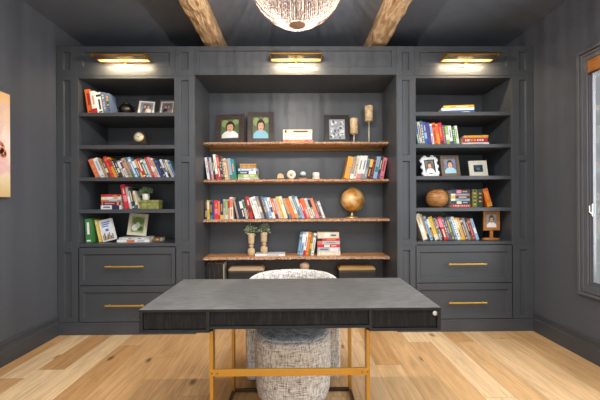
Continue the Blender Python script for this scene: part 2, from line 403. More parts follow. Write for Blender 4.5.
for z, l, s in zip(CZ, ('topmost live-edge wooden shelf, holding two dark photo frames and candles',
                        'second live-edge wooden shelf from the top, with small white ornaments',
                        'third live-edge wooden shelf, holding the longest book row and the globe',
                        'fourth live-edge wooden shelf, holding two turned wood vases',
                        'lowest live-edge wooden shelf, behind the desk under black binders'), range(5)):
    live_shelf(z, l, s+3, s == 0)

# ------------------------------------------------------------------ picture lights
def glow_mat():
    # emissive strip standing in for the lit reflector, glow painted brighter either side
    m = bpy.data.materials.new('reflector_glow'); m.use_nodes = True; nt = m.node_tree; b = nt.nodes['Principled BSDF']
    tc = nt.nodes.new('ShaderNodeTexCoord'); sp = nt.nodes.new('ShaderNodeSeparateXYZ'); nt.links.new(tc.outputs['Object'], sp.inputs[0])
    ab = nt.nodes.new('ShaderNodeMath'); ab.operation = 'ABSOLUTE'; nt.links.new(sp.outputs[0], ab.inputs[0])
    su = nt.nodes.new('ShaderNodeMath'); su.operation = 'SUBTRACT'; su.inputs[1].default_value = .11; nt.links.new(ab.outputs[0], su.inputs[0])
    a2 = nt.nodes.new('ShaderNodeMath'); a2.operation = 'ABSOLUTE'; nt.links.new(su.outputs[0], a2.inputs[0])
    mr = nt.nodes.new('ShaderNodeMapRange'); mr.inputs[1].default_value = 0; mr.inputs[2].default_value = .14; mr.inputs[3].default_value = 4.5; mr.inputs[4].default_value = .9; nt.links.new(a2.outputs[0], mr.inputs[0])
    b.inputs['Base Color'].default_value = lin('#d9a04c'); b.inputs['Emission Color'].default_value = lin('#ffc880'); nt.links.new(mr.outputs[0], b.inputs['Emission Strength'])
    return m
LAMP = mat('#fff0d0', .5, 0, emit='#ffc878', es=14)
GLOWS = glow_mat()
SHADEI = mat('#5c4630', .3, .8)
SMOKE = mat('#4b4038', .25, .6)
def picture_light(xc, z, label):
    root = thing('picture_light', label, 'picture light', (xc, YF, z), group='brass picture lights above the shelving')
    W2 = .245
    # curved shade: arc from near the board, over, to the front rim
    pts = []
    for i in range(13):
        a = R(10 + 150*i/12)
        pts.append((-.092 + .078*math.cos(a), .002 + .05*math.sin(a)))
    b = MB(); n = len(pts)
    vs = [(-W2, y, zz) for y, zz in pts] + [(W2, y, zz) for y, zz in pts] + [(-W2, y*.985-.0005, zz-.003) for y, zz in pts] + [(W2, y*.985-.0005, zz-.003) for y, zz in pts]
    fs = [(i, i+1, n+i+1, n+i) for i in range(n-1)] + [(2*n+i+1, 2*n+i, 3*n+i, 3*n+i+1) for i in range(n-1)]
    fs += [(0, n, 3*n, 2*n), (n-1, 3*n-1, 4*n-1, 2*n-1)]
    b.add(vs, fs, 0, True); b.build('shade', SHADEI, root)
    b = MB()
    for s in (-1, 1):
        poly = [(y, zz+.006) for y, zz in pts] + [(-.165, -.004), (-.02, -.004)]
        poly = [(pts[0][0]+.006, pts[0][1]-.008)] + [(y, zz+.004) for y, zz in pts] + [(pts[-1][0]-.006, pts[-1][1]-.014)]
        x0, x1 = (W2, W2+.006) if s > 0 else (-W2-.006, -W2)
        k = len(poly); vs = [(x0, y, q) for y, q in poly] + [(x1, y, q) for y, q in poly]
        MB().add(vs, [tuple(range(k)), tuple(reversed(range(k, 2*k)))] + [(i, i+k, (i+1) % k + k, (i+1) % k) for i in range(k)]).build('end_cap', BRASS, root)
    MB().box(-W2, W2, pts[-1][0]-.003, pts[-1][0]+.003, pts[-1][1]-.004, pts[-1][1]+.004).build('front_rim', BRASS, root, bevel=.001)
    MB().box(-W2, W2, pts[0][0]-.003, pts[0][0]+.004, pts[0][1]-.010, pts[0][1]+.002).build('rear_rim', BRASS, root, bevel=.001)
    MB().box(-W2+.002, W2-.002, pts[-1][0]+.004, -.072, .003, .006).build('smoked_lens', SMOKE, root)
    MB().box(-W2+.002, W2-.002, -.0715, -.02, .004, .008).build('reflector_glow_strip', GLOWS, root)
    MB().tube([(0, -.014, .0), (0, -.012, -.035)], .008, 8).build('arm', BRASS, root)
    MB().box(-.078, .078, -.014, -.0003, -.048, -.024).build('backplate', mat('#d8c8a0', .3, .6), root, bevel=.002)
    l = bpy.data.lights.new('picture_lamp', 'AREA'); l.shape = 'RECTANGLE'; l.size = .44; l.size_y = .03; l.energy = 5.5; l.color = (1, .78, .5)
    lo = bpy.data.objects.new('picture_lamp_glow', l); COL.objects.link(lo); lo.parent = root; lo.location = (0, -.10, -.004); lo.rotation_euler = (R(32), 0, 0)
picture_light(ax(126, YF, 2.7), 2.702, 'linear brass picture light above the left bookcase')
picture_light(ax(296, YF, 2.7), 2.708, 'linear brass picture light above the middle niche')
picture_light(ax(465, YF, 2.7), 2.702, 'linear brass picture light above the right bookcase')

# ------------------------------------------------------------------ pendant lamp
def pendant():
    cx, cy, zc, a, c = ax(297, 2.15, 2.7), 2.15, 2.66, .285, .27
    root = thing('pendant_lamp', 'large round woven pendant lamp glowing under the ceiling between the beams', 'pendant lamp', (cx, cy, ZC))
    rnd = random.Random(5); b = MB(); n = 120
    def sp(t, p, k=1.0): return (k*a*math.cos(t)*math.cos(p), k*a*math.cos(t)*math.sin(p), zc-ZC + k*c*math.sin(t))
    for i in range(n):
        p = 2*math.pi*(i + rnd.uniform(-.22, .22))/n
        t0 = (-1.46, -1.1, -1.3, -1.1)[i % 4]
        b.tube([sp(t0 + (1.45-t0)*k/30, p + .003*math.sin(k*1.9+i)) for k in range(31)], rnd.choice((.0008, .0011, .0014, .0024)), 4)
    for j in range(26):                         # fine cross weave, zig-zagging between the uprights
        t = -1.42 + 2.84*j/25
        m_ = 2*max(10, int(60*math.cos(t)))
        b.tube([sp(t + (.030 if k % 2 else -.030)*(1 if j % 2 else -1), 2*math.pi*k/m_, 1.004) for k in range(m_)], .0011, 3, closed=True)
    me = b.build('woven_shade_source', CREAM).data; bpy.data.objects.remove(bpy.data.objects['woven_shade_source']); me.materials.clear()
    m = bpy.data.materials.new('woven_strands'); m.use_nodes = True; nt = m.node_tree; bs = nt.nodes['Principled BSDF']
    bs.inputs['Base Color'].default_value = lin('#6a594f'); bs.inputs['Roughness'].default_value = .6
    me.materials.append(m)
    o = bpy.data.objects.new('woven_shade', me); COL.objects.link(o); o.parent = root
    # closing disc at the foot of the weave
    MB().lathe([(.001, -.004), (.045, -.003), (.05, 0), (.045, .004), (.001, .004)], 24).build('bottom_disc', mat('#a98b74', .6), root, loc=(0, 0, zc-ZC-c+.003))
    MB().lathe([(.001, 0), (.075, 0), (.08, .006), (.08, .03), (.001, .03)], 28).build('ceiling_canopy', mat('#6d5a48', .4, .6), root, loc=(0, 0, -.031))
    MB().tube([(0, 0, -.03), (0, 0, zc-ZC+.06)], .008).build('stem', mat('#6d5a48', .4, .6), root)
    MB().lathe([(.001, -.05), (.02, -.045), (.038, -.015), (.036, .01), (.018, .04), (.013, .06), (.001, .06)], 20).build('bulb', mat('#fff4e0', .4, emit='#fff0dc', es=4), root, loc=(0, 0, zc-ZC))
    l = bpy.data.lights.new('pendant_bulb_light', 'POINT'); l.energy = 95; l.color = (1, .92, .84); l.shadow_soft_size = .0065
    lo = bpy.data.objects.new('pendant_bulb_light', l); COL.objects.link(lo); lo.parent = root; lo.location = (0, 0, zc-ZC-.075)
pendant()

# ------------------------------------------------------------------ painting on the left wall
pm = bpy.data.materials.new('floral_canvas'); pm.use_nodes = True; nt = pm.node_tree; bs = nt.nodes['Principled BSDF']
tc = nt.nodes.new('ShaderNodeTexCoord'); sp = nt.nodes.new('ShaderNodeSeparateXYZ'); nt.links.new(tc.outputs['Object'], sp.inputs[0])
gr = nt.nodes.new('ShaderNodeValToRGB'); e = gr.color_ramp.elements
e[0].position = 0; e[0].color = lin('#cdb27a'); e[1].position = 1; e[1].color = lin('#e9b878')
for p, c in ((.12, '#dcc596'), (.3, '#e9d9c4'), (.55, '#f0dccf'), (.8, '#ecc9a6')): x = e.new(p); x.color = lin(c)
mr = nt.nodes.new('ShaderNodeMapRange'); mr.inputs[1].default_value = 0; mr.inputs[2].default_value = .84; nt.links.new(sp.outputs[2], mr.inputs[0]); nt.links.new(mr.outputs[0], gr.inputs[0])
ns = nt.nodes.new('ShaderNodeTexNoise'); ns.inputs['Scale'].default_value = 6; ns.inputs['Detail'].default_value = 5; ns.inputs['Distortion'].default_value = 1; nt.links.new(tc.outputs['Object'], ns.inputs['Vector'])
r2 = nt.nodes.new('ShaderNodeValToRGB'); r2.color_ramp.elements[0].position = .53; r2.color_ramp.elements[0].color = (0,0,0,1); r2.color_ramp.elements[1].position = .62; r2.color_ramp.elements[1].color = (1,1,1,1); nt.links.new(ns.outputs['Fac'], r2.inputs[0])
mxp = nt.nodes.new('ShaderNodeMix'); mxp.data_type = 'RGBA'; nt.links.new(r2.outputs[0], mxp.inputs[0]); nt.links.new(gr.outputs[0], mxp.inputs[6]); mxp.inputs[7].default_value = lin('#e4b9b4'); nt.links.new(mxp.outputs[2], bs.inputs['Base Color']); bs.inputs['Roughness'].default_value = .8
pr = thing('wall_painting', 'pale pink and cream floral canvas hung on the left wall', 'painting', (XL, 2.3, 1.36))
MB().box(.001, .032, -.62, .60, 0, .84).build('canvas', pm, pr, bevel=.002)
for (yy, zz, rr) in ((.50, .40, .040), (.53, .35, .030), (.44, .36, .030), (.2, .5, .06)):
    b = MB(); rq = random.Random(int(yy*100))
    for k in range(7):
        a = k*.898; y1, z1 = yy+rr*.7*math.cos(a), zz+rr*.7*math.sin(a); w_ = rq.uniform(.3, .6)
        b.add([(.0335, y1+rr*w_*math.cos(q*math.pi/4), z1+rr*w_*1.2*math.sin(q*math.pi/4)) for q in range(8)], [tuple(range(8))])
    b.build('painted_flower', mat('#e08a6c', .8, 0, .25, 50), pr)

# ------------------------------------------------------------------ desk
CERU = ramp_mat('charcoal_oak_lit_top', (3, 30, 14), [(0.3, '#535351'), (0.5, '#61615f'), (0.7, '#7a7977')], 0.42, nscale=5, bump=.15, detail=8)  # same oak as the fronts, painted lighter where the top catches light
CERUV = ramp_mat('charcoal_oak_shaded_front', (30, 4, 3), [(0.3, '#121212'), (0.5, '#181818'), (0.7, '#272726')], 0.6, nscale=4, bump=.12, detail=8, spec=.2)  # same oak, darkened in colour for the shaded front
CERUF = ramp_mat('charcoal_oak_shaded_frame', (3, 14, 14), [(0.3, '#1c1c1d'), (0.7, '#29292a')], 0.55, nscale=4, bump=.1, spec=.25)  # same oak, darkened in colour for the shaded frame and slab edge
DX0, DX1 = ax(138.7, 1.766, .76), ax(441, 1.766, .76); DY0, DY1 = 1.766, 2.47
desk = thing('writing_desk', 'charcoal oak writing desk with thin brass legs in the room centre', 'desk', ((DX0+DX1)/2, (DY0+DY1)/2, 0))
def dpart(name, b, m, bevel=0, parent=None):
    o = b.build(name, m, bevel=bevel); o.parent = parent or desk
    if not parent: o.matrix_parent_inverse = Matrix.Translation(desk.location).inverted()
    return o
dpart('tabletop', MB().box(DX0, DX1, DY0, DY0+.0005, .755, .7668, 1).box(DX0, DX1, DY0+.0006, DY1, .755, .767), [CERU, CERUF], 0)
DM0, DM1 = ax(209.5, DY0, .7), ax(369, DY0, .7)
b = MB().box(DX0, DX0+.018, DY0+.001, DY1, .651, .7548).box(DX1-.018, DX1, DY0+.001, DY1, .651, .7548)
b.box(DX0+.018, DX1-.018, DY1-.018, DY1-.001, .654, .7548)
b.box(DX0+.018, DM0, DY0+.001, DY1-.018, .649, .662); b.box(DM1, DX1-.018, DY0+.001, DY1-.018, .649, .662)
b.box(DM0, DM1, DY0+.001, DY1-.018, .666, .678)
b.box(DM0-.018, DM0, DY0+.001, DY1-.018, .662, .7548).box(DM1, DM1+.018, DY0+.001, DY1-.018, .662, .7548)
dpart('frame', b, CERUF, .001)
for (a, c, z) in ((DX0+.0195, DM0-.0195, .665), (DM0+.0015, DM1-.0015, .6805), (DM1+.0195, DX1-.0195, .665)):
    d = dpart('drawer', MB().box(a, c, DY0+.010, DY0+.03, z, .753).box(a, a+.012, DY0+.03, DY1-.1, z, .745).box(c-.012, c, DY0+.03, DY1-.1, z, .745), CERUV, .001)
kx, kz = ax(435.5, DY0, .735), .744
lk = MB().lathe([(.001, -.003), (.0115, -.003), (.0125, 0), (.0115, .003), (.001, .003)], 20, M=Matrix.Rotation(R(90), 4, 'X'), c=(kx, DY0+.006, kz-.008))
dpart('lock_disc', lk, mat('#c4c4c0', .4, .3))
LGY0, LGY1 = 1.79, 2.40
LXL, LXR = ax(211.3, LGY0, .4), ax(368.4, LGY0, .4)
for x, s in ((LXL, 1), (LXR, -1)):
    for y, dd in ((LGY0, .05), (LGY1, .05)):
        dpart('leg', MB().box(x-.009, x+.009, y, y+dd, .0, .6485), BRASSP, .002)
    dpart('floor_rail', MB().box(x-.009, x+.009, LGY0+.05, LGY1, 0, .02), mat('#5a4630', .4, .6), .002)
b = MB().box(LXL-.009, LXR+.009, LGY0-.0025, LGY0-.0002, .417, .452); b.box(LXL+.009, LXR-.009, LGY0, LGY0+.012, .417, .452)
st = dpart('stretcher', b, BRASSP, .001)
b = MB()
for x in (LXL+.004, LXL+.032, LXR-.004-.028, LXR-.004):
    b.lathe([(.001, 0), (.004, 0), (.004, .002), (.001, .002)], 10, M=Matrix.Rotation(R(90), 4, 'X'), c=(x, LGY0-.0026, .434))
dpart('screws', b, mat('#7a5518', .4, .8))
dpart('floor_stretcher', MB().box(LXL+.009, LXR-.009, LGY1+.01, LGY1+.03, .0, .02), mat('#4a3726', .4, .6), .002)

# ------------------------------------------------------------------ chair
def tweed(name, dark, mid, light, k=1.0):
    m = bpy.data.materials.new(name); m.use_nodes = True; nt = m.node_tree; b = nt.nodes['Principled BSDF']
    tc = nt.nodes.new('ShaderNodeTexCoord')
    outs = []
    for sc in ((26*k, 26*k, 170*k), (150*k, 150*k, 22*k)):
        mp = nt.nodes.new('ShaderNodeMapping'); mp.inputs['Scale'].default_value = sc; nt.links.new(tc.outputs['Object'], mp.inputs[0])
        n = nt.nodes.new('ShaderNodeTexNoise'); n.inputs['Scale'].default_value = 1; n.inputs['Detail'].default_value = 3; nt.links.new(mp.outputs[0], n.inputs['Vector']); outs.append(n)
    ad = nt.nodes.new('ShaderNodeMath'); ad.operation = 'ADD'; nt.links.new(outs[0].outputs['Fac'], ad.inputs[0]); nt.links.new(outs[1].outputs['Fac'], ad.inputs[1])
    hf = nt.nodes.new('ShaderNodeMath'); hf.operation = 'MULTIPLY'; hf.inputs[1].default_value = .5; nt.links.new(ad.outputs[0], hf.inputs[0])
    r = nt.nodes.new('ShaderNodeValToRGB'); e = r.color_ramp.elements; e[0].position = .38; e[0].color = lin(dark); e[1].position = .6; e[1].color = lin(light); x = e.new(.47); x.color = lin(mid)
    nt.links.new(hf.outputs[0], r.inputs[0]); nt.links.new(r.outputs[0], b.inputs['Base Color']); b.inputs['Roughness'].default_value = .95; b.inputs['Specular IOR Level'].default_value = .15
    bp = nt.nodes.new('ShaderNodeBump'); bp.inputs['Strength'].default_value = .5; bp.inputs['Distance'].default_value = .004; nt.links.new(hf.outputs[0], bp.inputs['Height']); nt.links.new(bp.outputs['Normal'], b.inputs['Normal'])
    return m
TW = tweed('grey_tweed', '#7d766f', '#beb7b0', '#e9e4de')
TW2 = tweed('outer_tweed', '#5e5a58', '#918d8a', '#bdb8b3')
ccx = ax(293, 2.6, .6)
chair = thing('barrel_chair', 'grey tweed barrel armchair tucked behind the desk', 'chair', (ccx, 2.6, 0))
# horseshoe shell
path = []
Ro = .318
for yy in (-.115, -.112, -.08, -.03): path.append((Ro - .026*(-yy/.115), yy, 1, 0))
for i in range(21):
    a = math.pi*i/20; path.append((Ro*math.cos(a), Ro*1.0*math.sin(a), math.cos(a), math.sin(a)))
for yy in (-.03, -.08, -.112, -.115): path.append((-Ro + .026*(-yy/.115), yy, -1, 0))
sec = [(-.034, .05), (.032, .05), (.034, .056), (.034, .25), (.034, .6), (.034, .93), (.018, .99), (-.016, .99), (-.033, .93), (-.036, .6), (-.036, .25), (-.036, .056)]
vs = []; ns = len(sec)
for (x, y, nx, ny) in path:
    zt = .752 if y >= 0 else .752 - (.75*(-y)/.16)*.08
    zt = .752 - .028*max(0, min(1, (.2 - y)/.36))
    for o_, f_ in sec: vs.append((x+nx*o_, y+ny*o_, .05 + (zt-.05)*(f_-.05)/.94 if f_ > .05 else .045))
L_ = len(path)
fs = [(i*ns+k, i*ns+(k+1) % ns, (i+1)*ns+(k+1) % ns, (i+1)*ns+k) for i in range(L_-1) for k in range(ns)] + [tuple(range(ns)), tuple(reversed(range((L_-1)*ns, L_*ns)))]
subsurf(MB().add(vs, fs, 0, True).build('back_shell', TW, chair), 2)
# seat: rounded D plan, tapering slightly at the foot
def dplan(hw, yf, yb, n=32, p=2.7):
    out = []
    cy = (yf+yb)/2; hy = (yb-yf)/2
    for i in range(n):
        a = 2*math.pi*i/n; c, s = math.cos(a), math.sin(a)
        out.append((hw*math.copysign(abs(c)**(2/p), c), cy + hy*math.copysign(abs(s)**(2/p), s)))
    return out
def loft(layers, n=32):
    vs = []; fs = []
    for hw, yf, yb, z in layers: vs += [(x, y, z) for x, y in dplan(hw, yf, yb, n)]
    for j in range(len(layers)-1):
        for i in range(n): fs.append((j*n+i, j*n+(i+1) % n, (j+1)*n+(i+1) % n, (j+1)*n+i))
    fs += [tuple(reversed(range(n))), tuple(range((len(layers)-1)*n, len(layers)*n))]
    return MB().add(vs, fs, 0, True)
subsurf(loft([(.225, -.44, .22, .03), (.25, -.47, .25, .036), (.258, -.485, .26, .1), (.262, -.49, .265, .25), (.262, -.49, .265, .41), (.258, -.485, .262, .436), (.25, -.475, .26, .444), (.24, -.465, .25, .445)]).build('seat_base', TW, chair), 1)
subsurf(loft([(.235, -.45, .245, .442), (.250, -.474, .255, .446), (.250, -.474, .256, .456), (.238, -.455, .245, .470), (.15, -.32, .15, .482)]).build('shaded_seat_top', tweed('shaded_seat_tweed', '#626870', '#969ba0', '#c4c7c9'), chair), 1)  # shade on the seat top, painted as a blue-grey inset
MB().lathe([(.001, 0), (.16, 0), (.163, .006), (.16, .014), (.06, .018), (.05, .0295), (.001, .0295)], 40).build('swivel_base', mat('#33261d', .4, .2), chair, loc=(0, .0, 0))

# ------------------------------------------------------------------ books
CN = {'red': '#b8232a', 'bright red': '#d42a3c', 'orange': '#dd6a24', 'amber': '#e09a2c', 'yellow': '#dcb840', 'cream': '#e2d6b8', 'white': '#e8e6e2', 'grey': '#8f8f90',
      'light grey': '#bdbcbb', 'black': '#232224', 'navy': '#262f52', 'blue': '#2f5aa0', 'light blue': '#8fb4d0', 'teal': '#2f7f86', 'green': '#3f7a42', 'olive green': '#6c7434',
      'lime green': '#8fb84a', 'dark green': '#29402f', 'pink': '#dc8590', 'purple': '#5d3f86', 'maroon': '#6b1f28', 'brown': '#6b4a35', 'tan': '#bd9a6c', 'dark brown': '#3b2a22', 'coral': '#e07a5c', 'slate blue': '#5d7088'}
ORD = ['first','second','third','fourth','fifth','sixth','seventh','eighth','ninth','tenth','eleventh','twelfth','thirteenth','fourteenth','fifteenth','sixteenth','seventeenth','eighteenth','nineteenth','twentieth']
def ordn(i):
    if i < 20: return ORD[i]
    t = {2: 'twenty', 3: 'thirty', 4: 'forty'}[(i+1)//10]
    u = (i+1) % 10
    return {2: 'twentieth', 3: 'thirtieth', 4: 'fortieth'}[(i+1)//10] if u == 0 else t + '-' + ORD[u-1]
def cover_mat(c, k): return mat(CN[c], .5, 0, .10, 45+k)
PAGES = mat('#e9dfc6', .85, 0, .08, 120)
def book(label, loc, rot, t, h, d, c, band, style, group, rnd):
    root = thing('book', label, 'book', loc, rot, group)
    cv = .0022; b = MB()
    b.box(0, t, 0, cv, 0, h)                    # spine
    b.box(0, cv, cv, d, 0, h).box(t-cv, t, cv, d, 0, h)
    e = .0004; w0, w1 = t*.16, t*.84
    def mark(z0, z1, x0=w0, x1=w1, mi=1): b.box(x0, x1, -e, 0, z0, z1, mi)
    if style == 0: mark(h*.35, h*.85, t*.3, t*.7); mark(h*.06, h*.12)
    elif style == 1: mark(h*.0, h*.22, 0, t); mark(h*.4, h*.8, t*.35, t*.65, 2)
    elif style == 2: mark(h*.80, h*.9, 0, t); mark(h*.2, h*.68, t*.32, t*.68, 1); mark(h*.05, h*.11)
    elif style == 3: mark(h*.55, h*.92, 0, t, 1); mark(h*.12, h*.46, t*.3, t*.68, 2)
    elif style == 4:
        z = h*.12
        while z < h*.86:
            l = rnd.uniform(.02, .05)*h*2; mark(z, z+l, t*.28, t*.72, rnd.choice((1, 2))); z += l + h*.04
    else: mark(h*.3, h*.55, t*.1, t*.9, 1); mark(h*.62, h*.85, t*.35, t*.65, 2)
    tc2 = rnd.choice(('cream', 'light grey', 'amber')) if c not in ('white', 'cream', 'light grey', 'yellow', 'light blue', 'tan', 'pink') else rnd.choice(('grey', 'slate blue', 'tan'))
    b.build('cover', [cover_mat(c, 0), cover_mat(band, 1), cover_mat(tc2, 2)], root)
    MB().box(cv+.0002, t-cv-.0002, cv+.0002, d-.003, .003, h-.003).build('pages', PAGES, root)
    return root
def parse(s):
    out = []
    for q in s.split(','):
        p = q.strip().split(':'); cc = p[0].split('/')
        out.append((cc[0], cc[1] if len(cc) > 1 else 'cream', float(p[1]), float(p[2]) if len(p) > 2 else None))
    return out
def row(spec, px0, Y, z, hpx, ang, where, group, seed=1, xmax=None):
    """standing books; px0 = pixel of the foot of the first one (the last when ang<0, going left). ang: lean in degrees, or a function"""
    rnd = random.Random(seed); B = parse(spec); sgn = 1
    sc = FPX / Y
    a0 = ang(0) if callable(ang) else ang
    if a0 < 0: sgn = -1
    x = ax(px0, Y, z); prev = None
    order = list(range(len(B))) if sgn > 0 else list(range(len(B)-1, -1, -1))
    for n_, i in enumerate(order):
        c, band, wpx, hh = B[i]
        a = abs(ang(i/len(B))) if callable(ang) else abs(ang)
        a = R(a); t = wpx/sc*math.cos(a) - .0006; h = (hh or hpx*rnd.uniform(.9, 1.04))/sc/ (math.cos(a) if a > .05 else 1); d = min(.20 if Y < 3.8 else .165, max(.12, h*.68))
        if prev:
            pa, pt, ph, px_ = prev
            # foot positions measured along +dir; keep this book clear of the previous one's upper outer corner and base
            # previous upper outer corner (dir units): 
            cx_ = px_ + pt*math.cos(pa) - ph*math.sin(pa); cz_ = pt*math.sin(pa) + ph*math.cos(pa)
            need = cx_ + cz_*math.tan(a) if cz_ < h*math.cos(a)+.001 else px_ + pt*math.cos(pa) - h*math.sin(pa) * 0
            if cz_ >= h*math.cos(a)+.001:
                # this book's top inner corner must clear the previous book's outer face
                tx, tz = -h*math.sin(a), h*math.cos(a)
                face = px_ + (pt - tz*math.sin(pa))/math.cos(pa)
                need = face - tx
            basec = px_ + pt/math.cos(pa)
            x_ = max(need, basec) + .0008
        else: x_ = 0.0
        yj = Y + rnd.uniform(-.006, .008)
        if sgn > 0:
            loc = (x + x_, yj, z + .0003); rot = (0, -a, 0)
        else:
            # mirror: foot corner on the right, leaning right
            loc = (x - x_ - t*math.cos(a), yj, z + .0003 + t*math.sin(a)); rot = (0, a, 0)
        side = ordn(i) + ' from the left'
        lean = 'leaning ' if a > .1 else 'upright '
        lab = f'{lean}{c} book, {side} {where}'
        book(lab, loc, rot, t, h, d, c, band, rnd.randrange(6), group, rnd)
        prev = (a, t, h, x_)
def stack(spec, px0, px1, Y, z, where, group, seed=1, rz=0.0, depth=.165):
    """flat books, bottom one first; spec width = thickness in px; optional third = left inset px"""
    rnd = random.Random(seed); B = parse(spec); sc = FPX / Y; n = len(B); zz = z + .0003
    for i, (c, band, th, ins) in enumerate(B):
        ins = ins or 0; t = th/sc - .0005
        x0 = ax(px0+ins, Y, zz); L = (px1-px0-ins - (rnd.uniform(0, 1.5) if i else 0))/sc
        pos = 'topmost' if i == n-1 else ('bottom one' if i == 0 else ordn(n-1-i) + ' from the top')
        book(f'flat {c} book, {pos} {where}', (x0, Y + rnd.uniform(-.004, .004), zz + t), (0, R(90), rz + rnd.uniform(-.015, .015)), t, L, depth, c, band, rnd.randrange(6), group, rnd)
        zz += t + .0006

S1, S2, S3, S4, S5 = SHZ + [BOTZ]
# --- left bookcase
row('orange/red:5.5:24,white/red:5:22,white/black:5:21,slate blue/grey:4:21,slate blue/navy:4:20', 87.7, 3.55, S1, 22, 9, 'on the top shelf, left bookcase', 'books on the top shelf of the left bookcase', 2)
row('coral/orange:4.83:18,white/light blue:4.83:19,tan/brown:2.90,brown/cream:2.90,bright red/orange:3.28:21,amber/red:2.90:20,black/cream:2.51,dark brown/cream:2.90,grey/white:2.90,white/purple:2.51,tan/coral:3.86:19,slate blue/green:2.90:20,light blue/white:2.90:20,blue/white:2.90,yellow/red:1.93,red/white:3.09:19,green/white:2.90,light blue/cream:2.51,red/pink:3.09:20,pink/white:2.90:20,cream/tan:2.32,navy/blue:3.47,navy/black:2.51,white/navy:2.12,slate blue/navy:2.90,cream/yellow:2.32,light blue/blue:2.51', 96, 3.62, S3, 18.5, 23, 'on the third shelf, left bookcase', 'leaning books on the third shelf of the left bookcase', 3)
stack('white/navy:4,maroon/pink:3.6,grey/orange:2,cream/white:3,red/bright red:2.2', 101, 121, 3.64, S4, 'of the stack in the left bookcase', 'flat books stacked in the left bookcase', 4)
row('bright red/pink:4.4:24,light grey/white:2.6:22,dark green/white:2.3:21,black/teal:2:20,cream/brown:2:18', 125.2, 3.64, S4, 21, 12, 'beside the green box, left bookcase', 'books beside the green box', 5)
row('green/white:6:24', 85.7, 3.57, S5, 24, 3, 'on the bottom shelf, left bookcase', 'books on the bottom shelf of the left bookcase', 6)
# --- right bookcase
stack('blue/blue:4.4,white/white:2.4,amber/yellow:2.6:2', 441.5, 473, 3.64, S1, 'on the top shelf, right bookcase', 'flat books on the top shelf of the right bookcase', 7, -.12)
row('teal/blue:2.4:25,cream/brown:2.6:24,slate blue/white:3:25,blue/light blue:3.4:24,purple/navy:3.2:23,white/light blue:2.4:22,orange/red:3.6:23,amber/orange:2.6:22,bright red/maroon:3.6:23,purple/pink:2.6:21,lime green/white:3.4:20,white/purple:3.4:20,green/lime green:3:19,white/lime green:3:20', 417.8, 3.62, S2, 23, 8, 'on the second shelf, right bookcase', 'colourful books on the second shelf of the right bookcase', 8)
stack('white/cream:3.4,red/white:4.6,amber/yellow:2.6:2', 462, 488, 3.64, S2, 'beside colourful books, right bookcase', 'flat books on the second shelf of the right bookcase', 9, -.1)
stack('red/cream:3.2,dark green/cream:3.4,light blue/white:2.2,maroon/yellow:3,grey/cream:2,navy/pink:4', 451, 471, 3.66, S4, 'beside the round wooden bowl', 'flat books beside the round wooden ball', 10)
row('olive green/dark green:5:18,dark green/black:5:18,orange/amber:5.5:18', 472.5, 3.66, S4, 18, lambda t: 0 if t < .6 else 16, 'right of the stack, right bookcase', 'upright books on the fourth shelf of the right bookcase', 11)
row('cream/white:4.68:26,tan/dark brown:2.34:26,light blue/slate blue:2.70:24,black/cream:2.16:23,yellow/cream:4.50:23,grey/black:2.34:22,black/pink:2.16:23,red/pink:3.78:23,brown/grey:2.70:23,purple/grey:2.16:22,olive green/yellow:2.34:23,slate blue/light blue:2.70:23,white/light blue:3.24:23,yellow/cream:2.70:22,amber/tan:2.34:22,brown/light grey:2.70:22,grey/tan:2.34,black/brown:2.34:22,red/coral:2.88:21,light blue/white:3.06:21', 423.5, 3.62, S5, 23, 18, 'on the bottom shelf, right bookcase', 'leaning books on the bottom shelf of the right bookcase', 12)
# --- middle niche
CY = 3.90
row('white/light grey:2.38:22,purple/brown:2.04:23,light grey/pink:1.87:22,dark green/black:2.38:21,white/red:2.55:25,red/coral:2.55:24,dark brown/maroon:2.04:24,brown/cream:1.87:23,cream/tan:2.89:21,tan/orange:1.70:20,light blue/teal:2.89:21,teal/green:3.40:20', 207.6, 3.84, CZ[1], 22, 8, 'on the second niche shelf', 'books at the left of the second niche shelf', 13)
stack('light grey/white:2.4,lime green/cream:3.2,navy/white:3.2,light blue/white:2.6,', 234, 258, CY, CZ[1], 'under the tan box, niche', 'flat books on the second niche shelf', 14, 0) if False else stack('light grey/white:2.4,lime green/cream:3.2,navy/white:3.2,light blue/white:2.6', 238, 258.5, CY, CZ[1], 'of the stack under the tan box', 'flat books on the second niche shelf', 14, 0)
row('amber/tan:5.5:22,grey/white:3.2:22,cream/light grey:3.4:23,white/pink:3.6:23,white/grey:3.6:23,grey/slate blue:3.2:20,black/yellow:3.2:21,black/red:3:21,light blue/teal:3.8:22,dark brown/purple:3:23,pink/red:4:21', 383.4, 3.84, CZ[1], 22, -12, 'at the right end, second niche shelf', 'books at the right of the second niche shelf', 15)
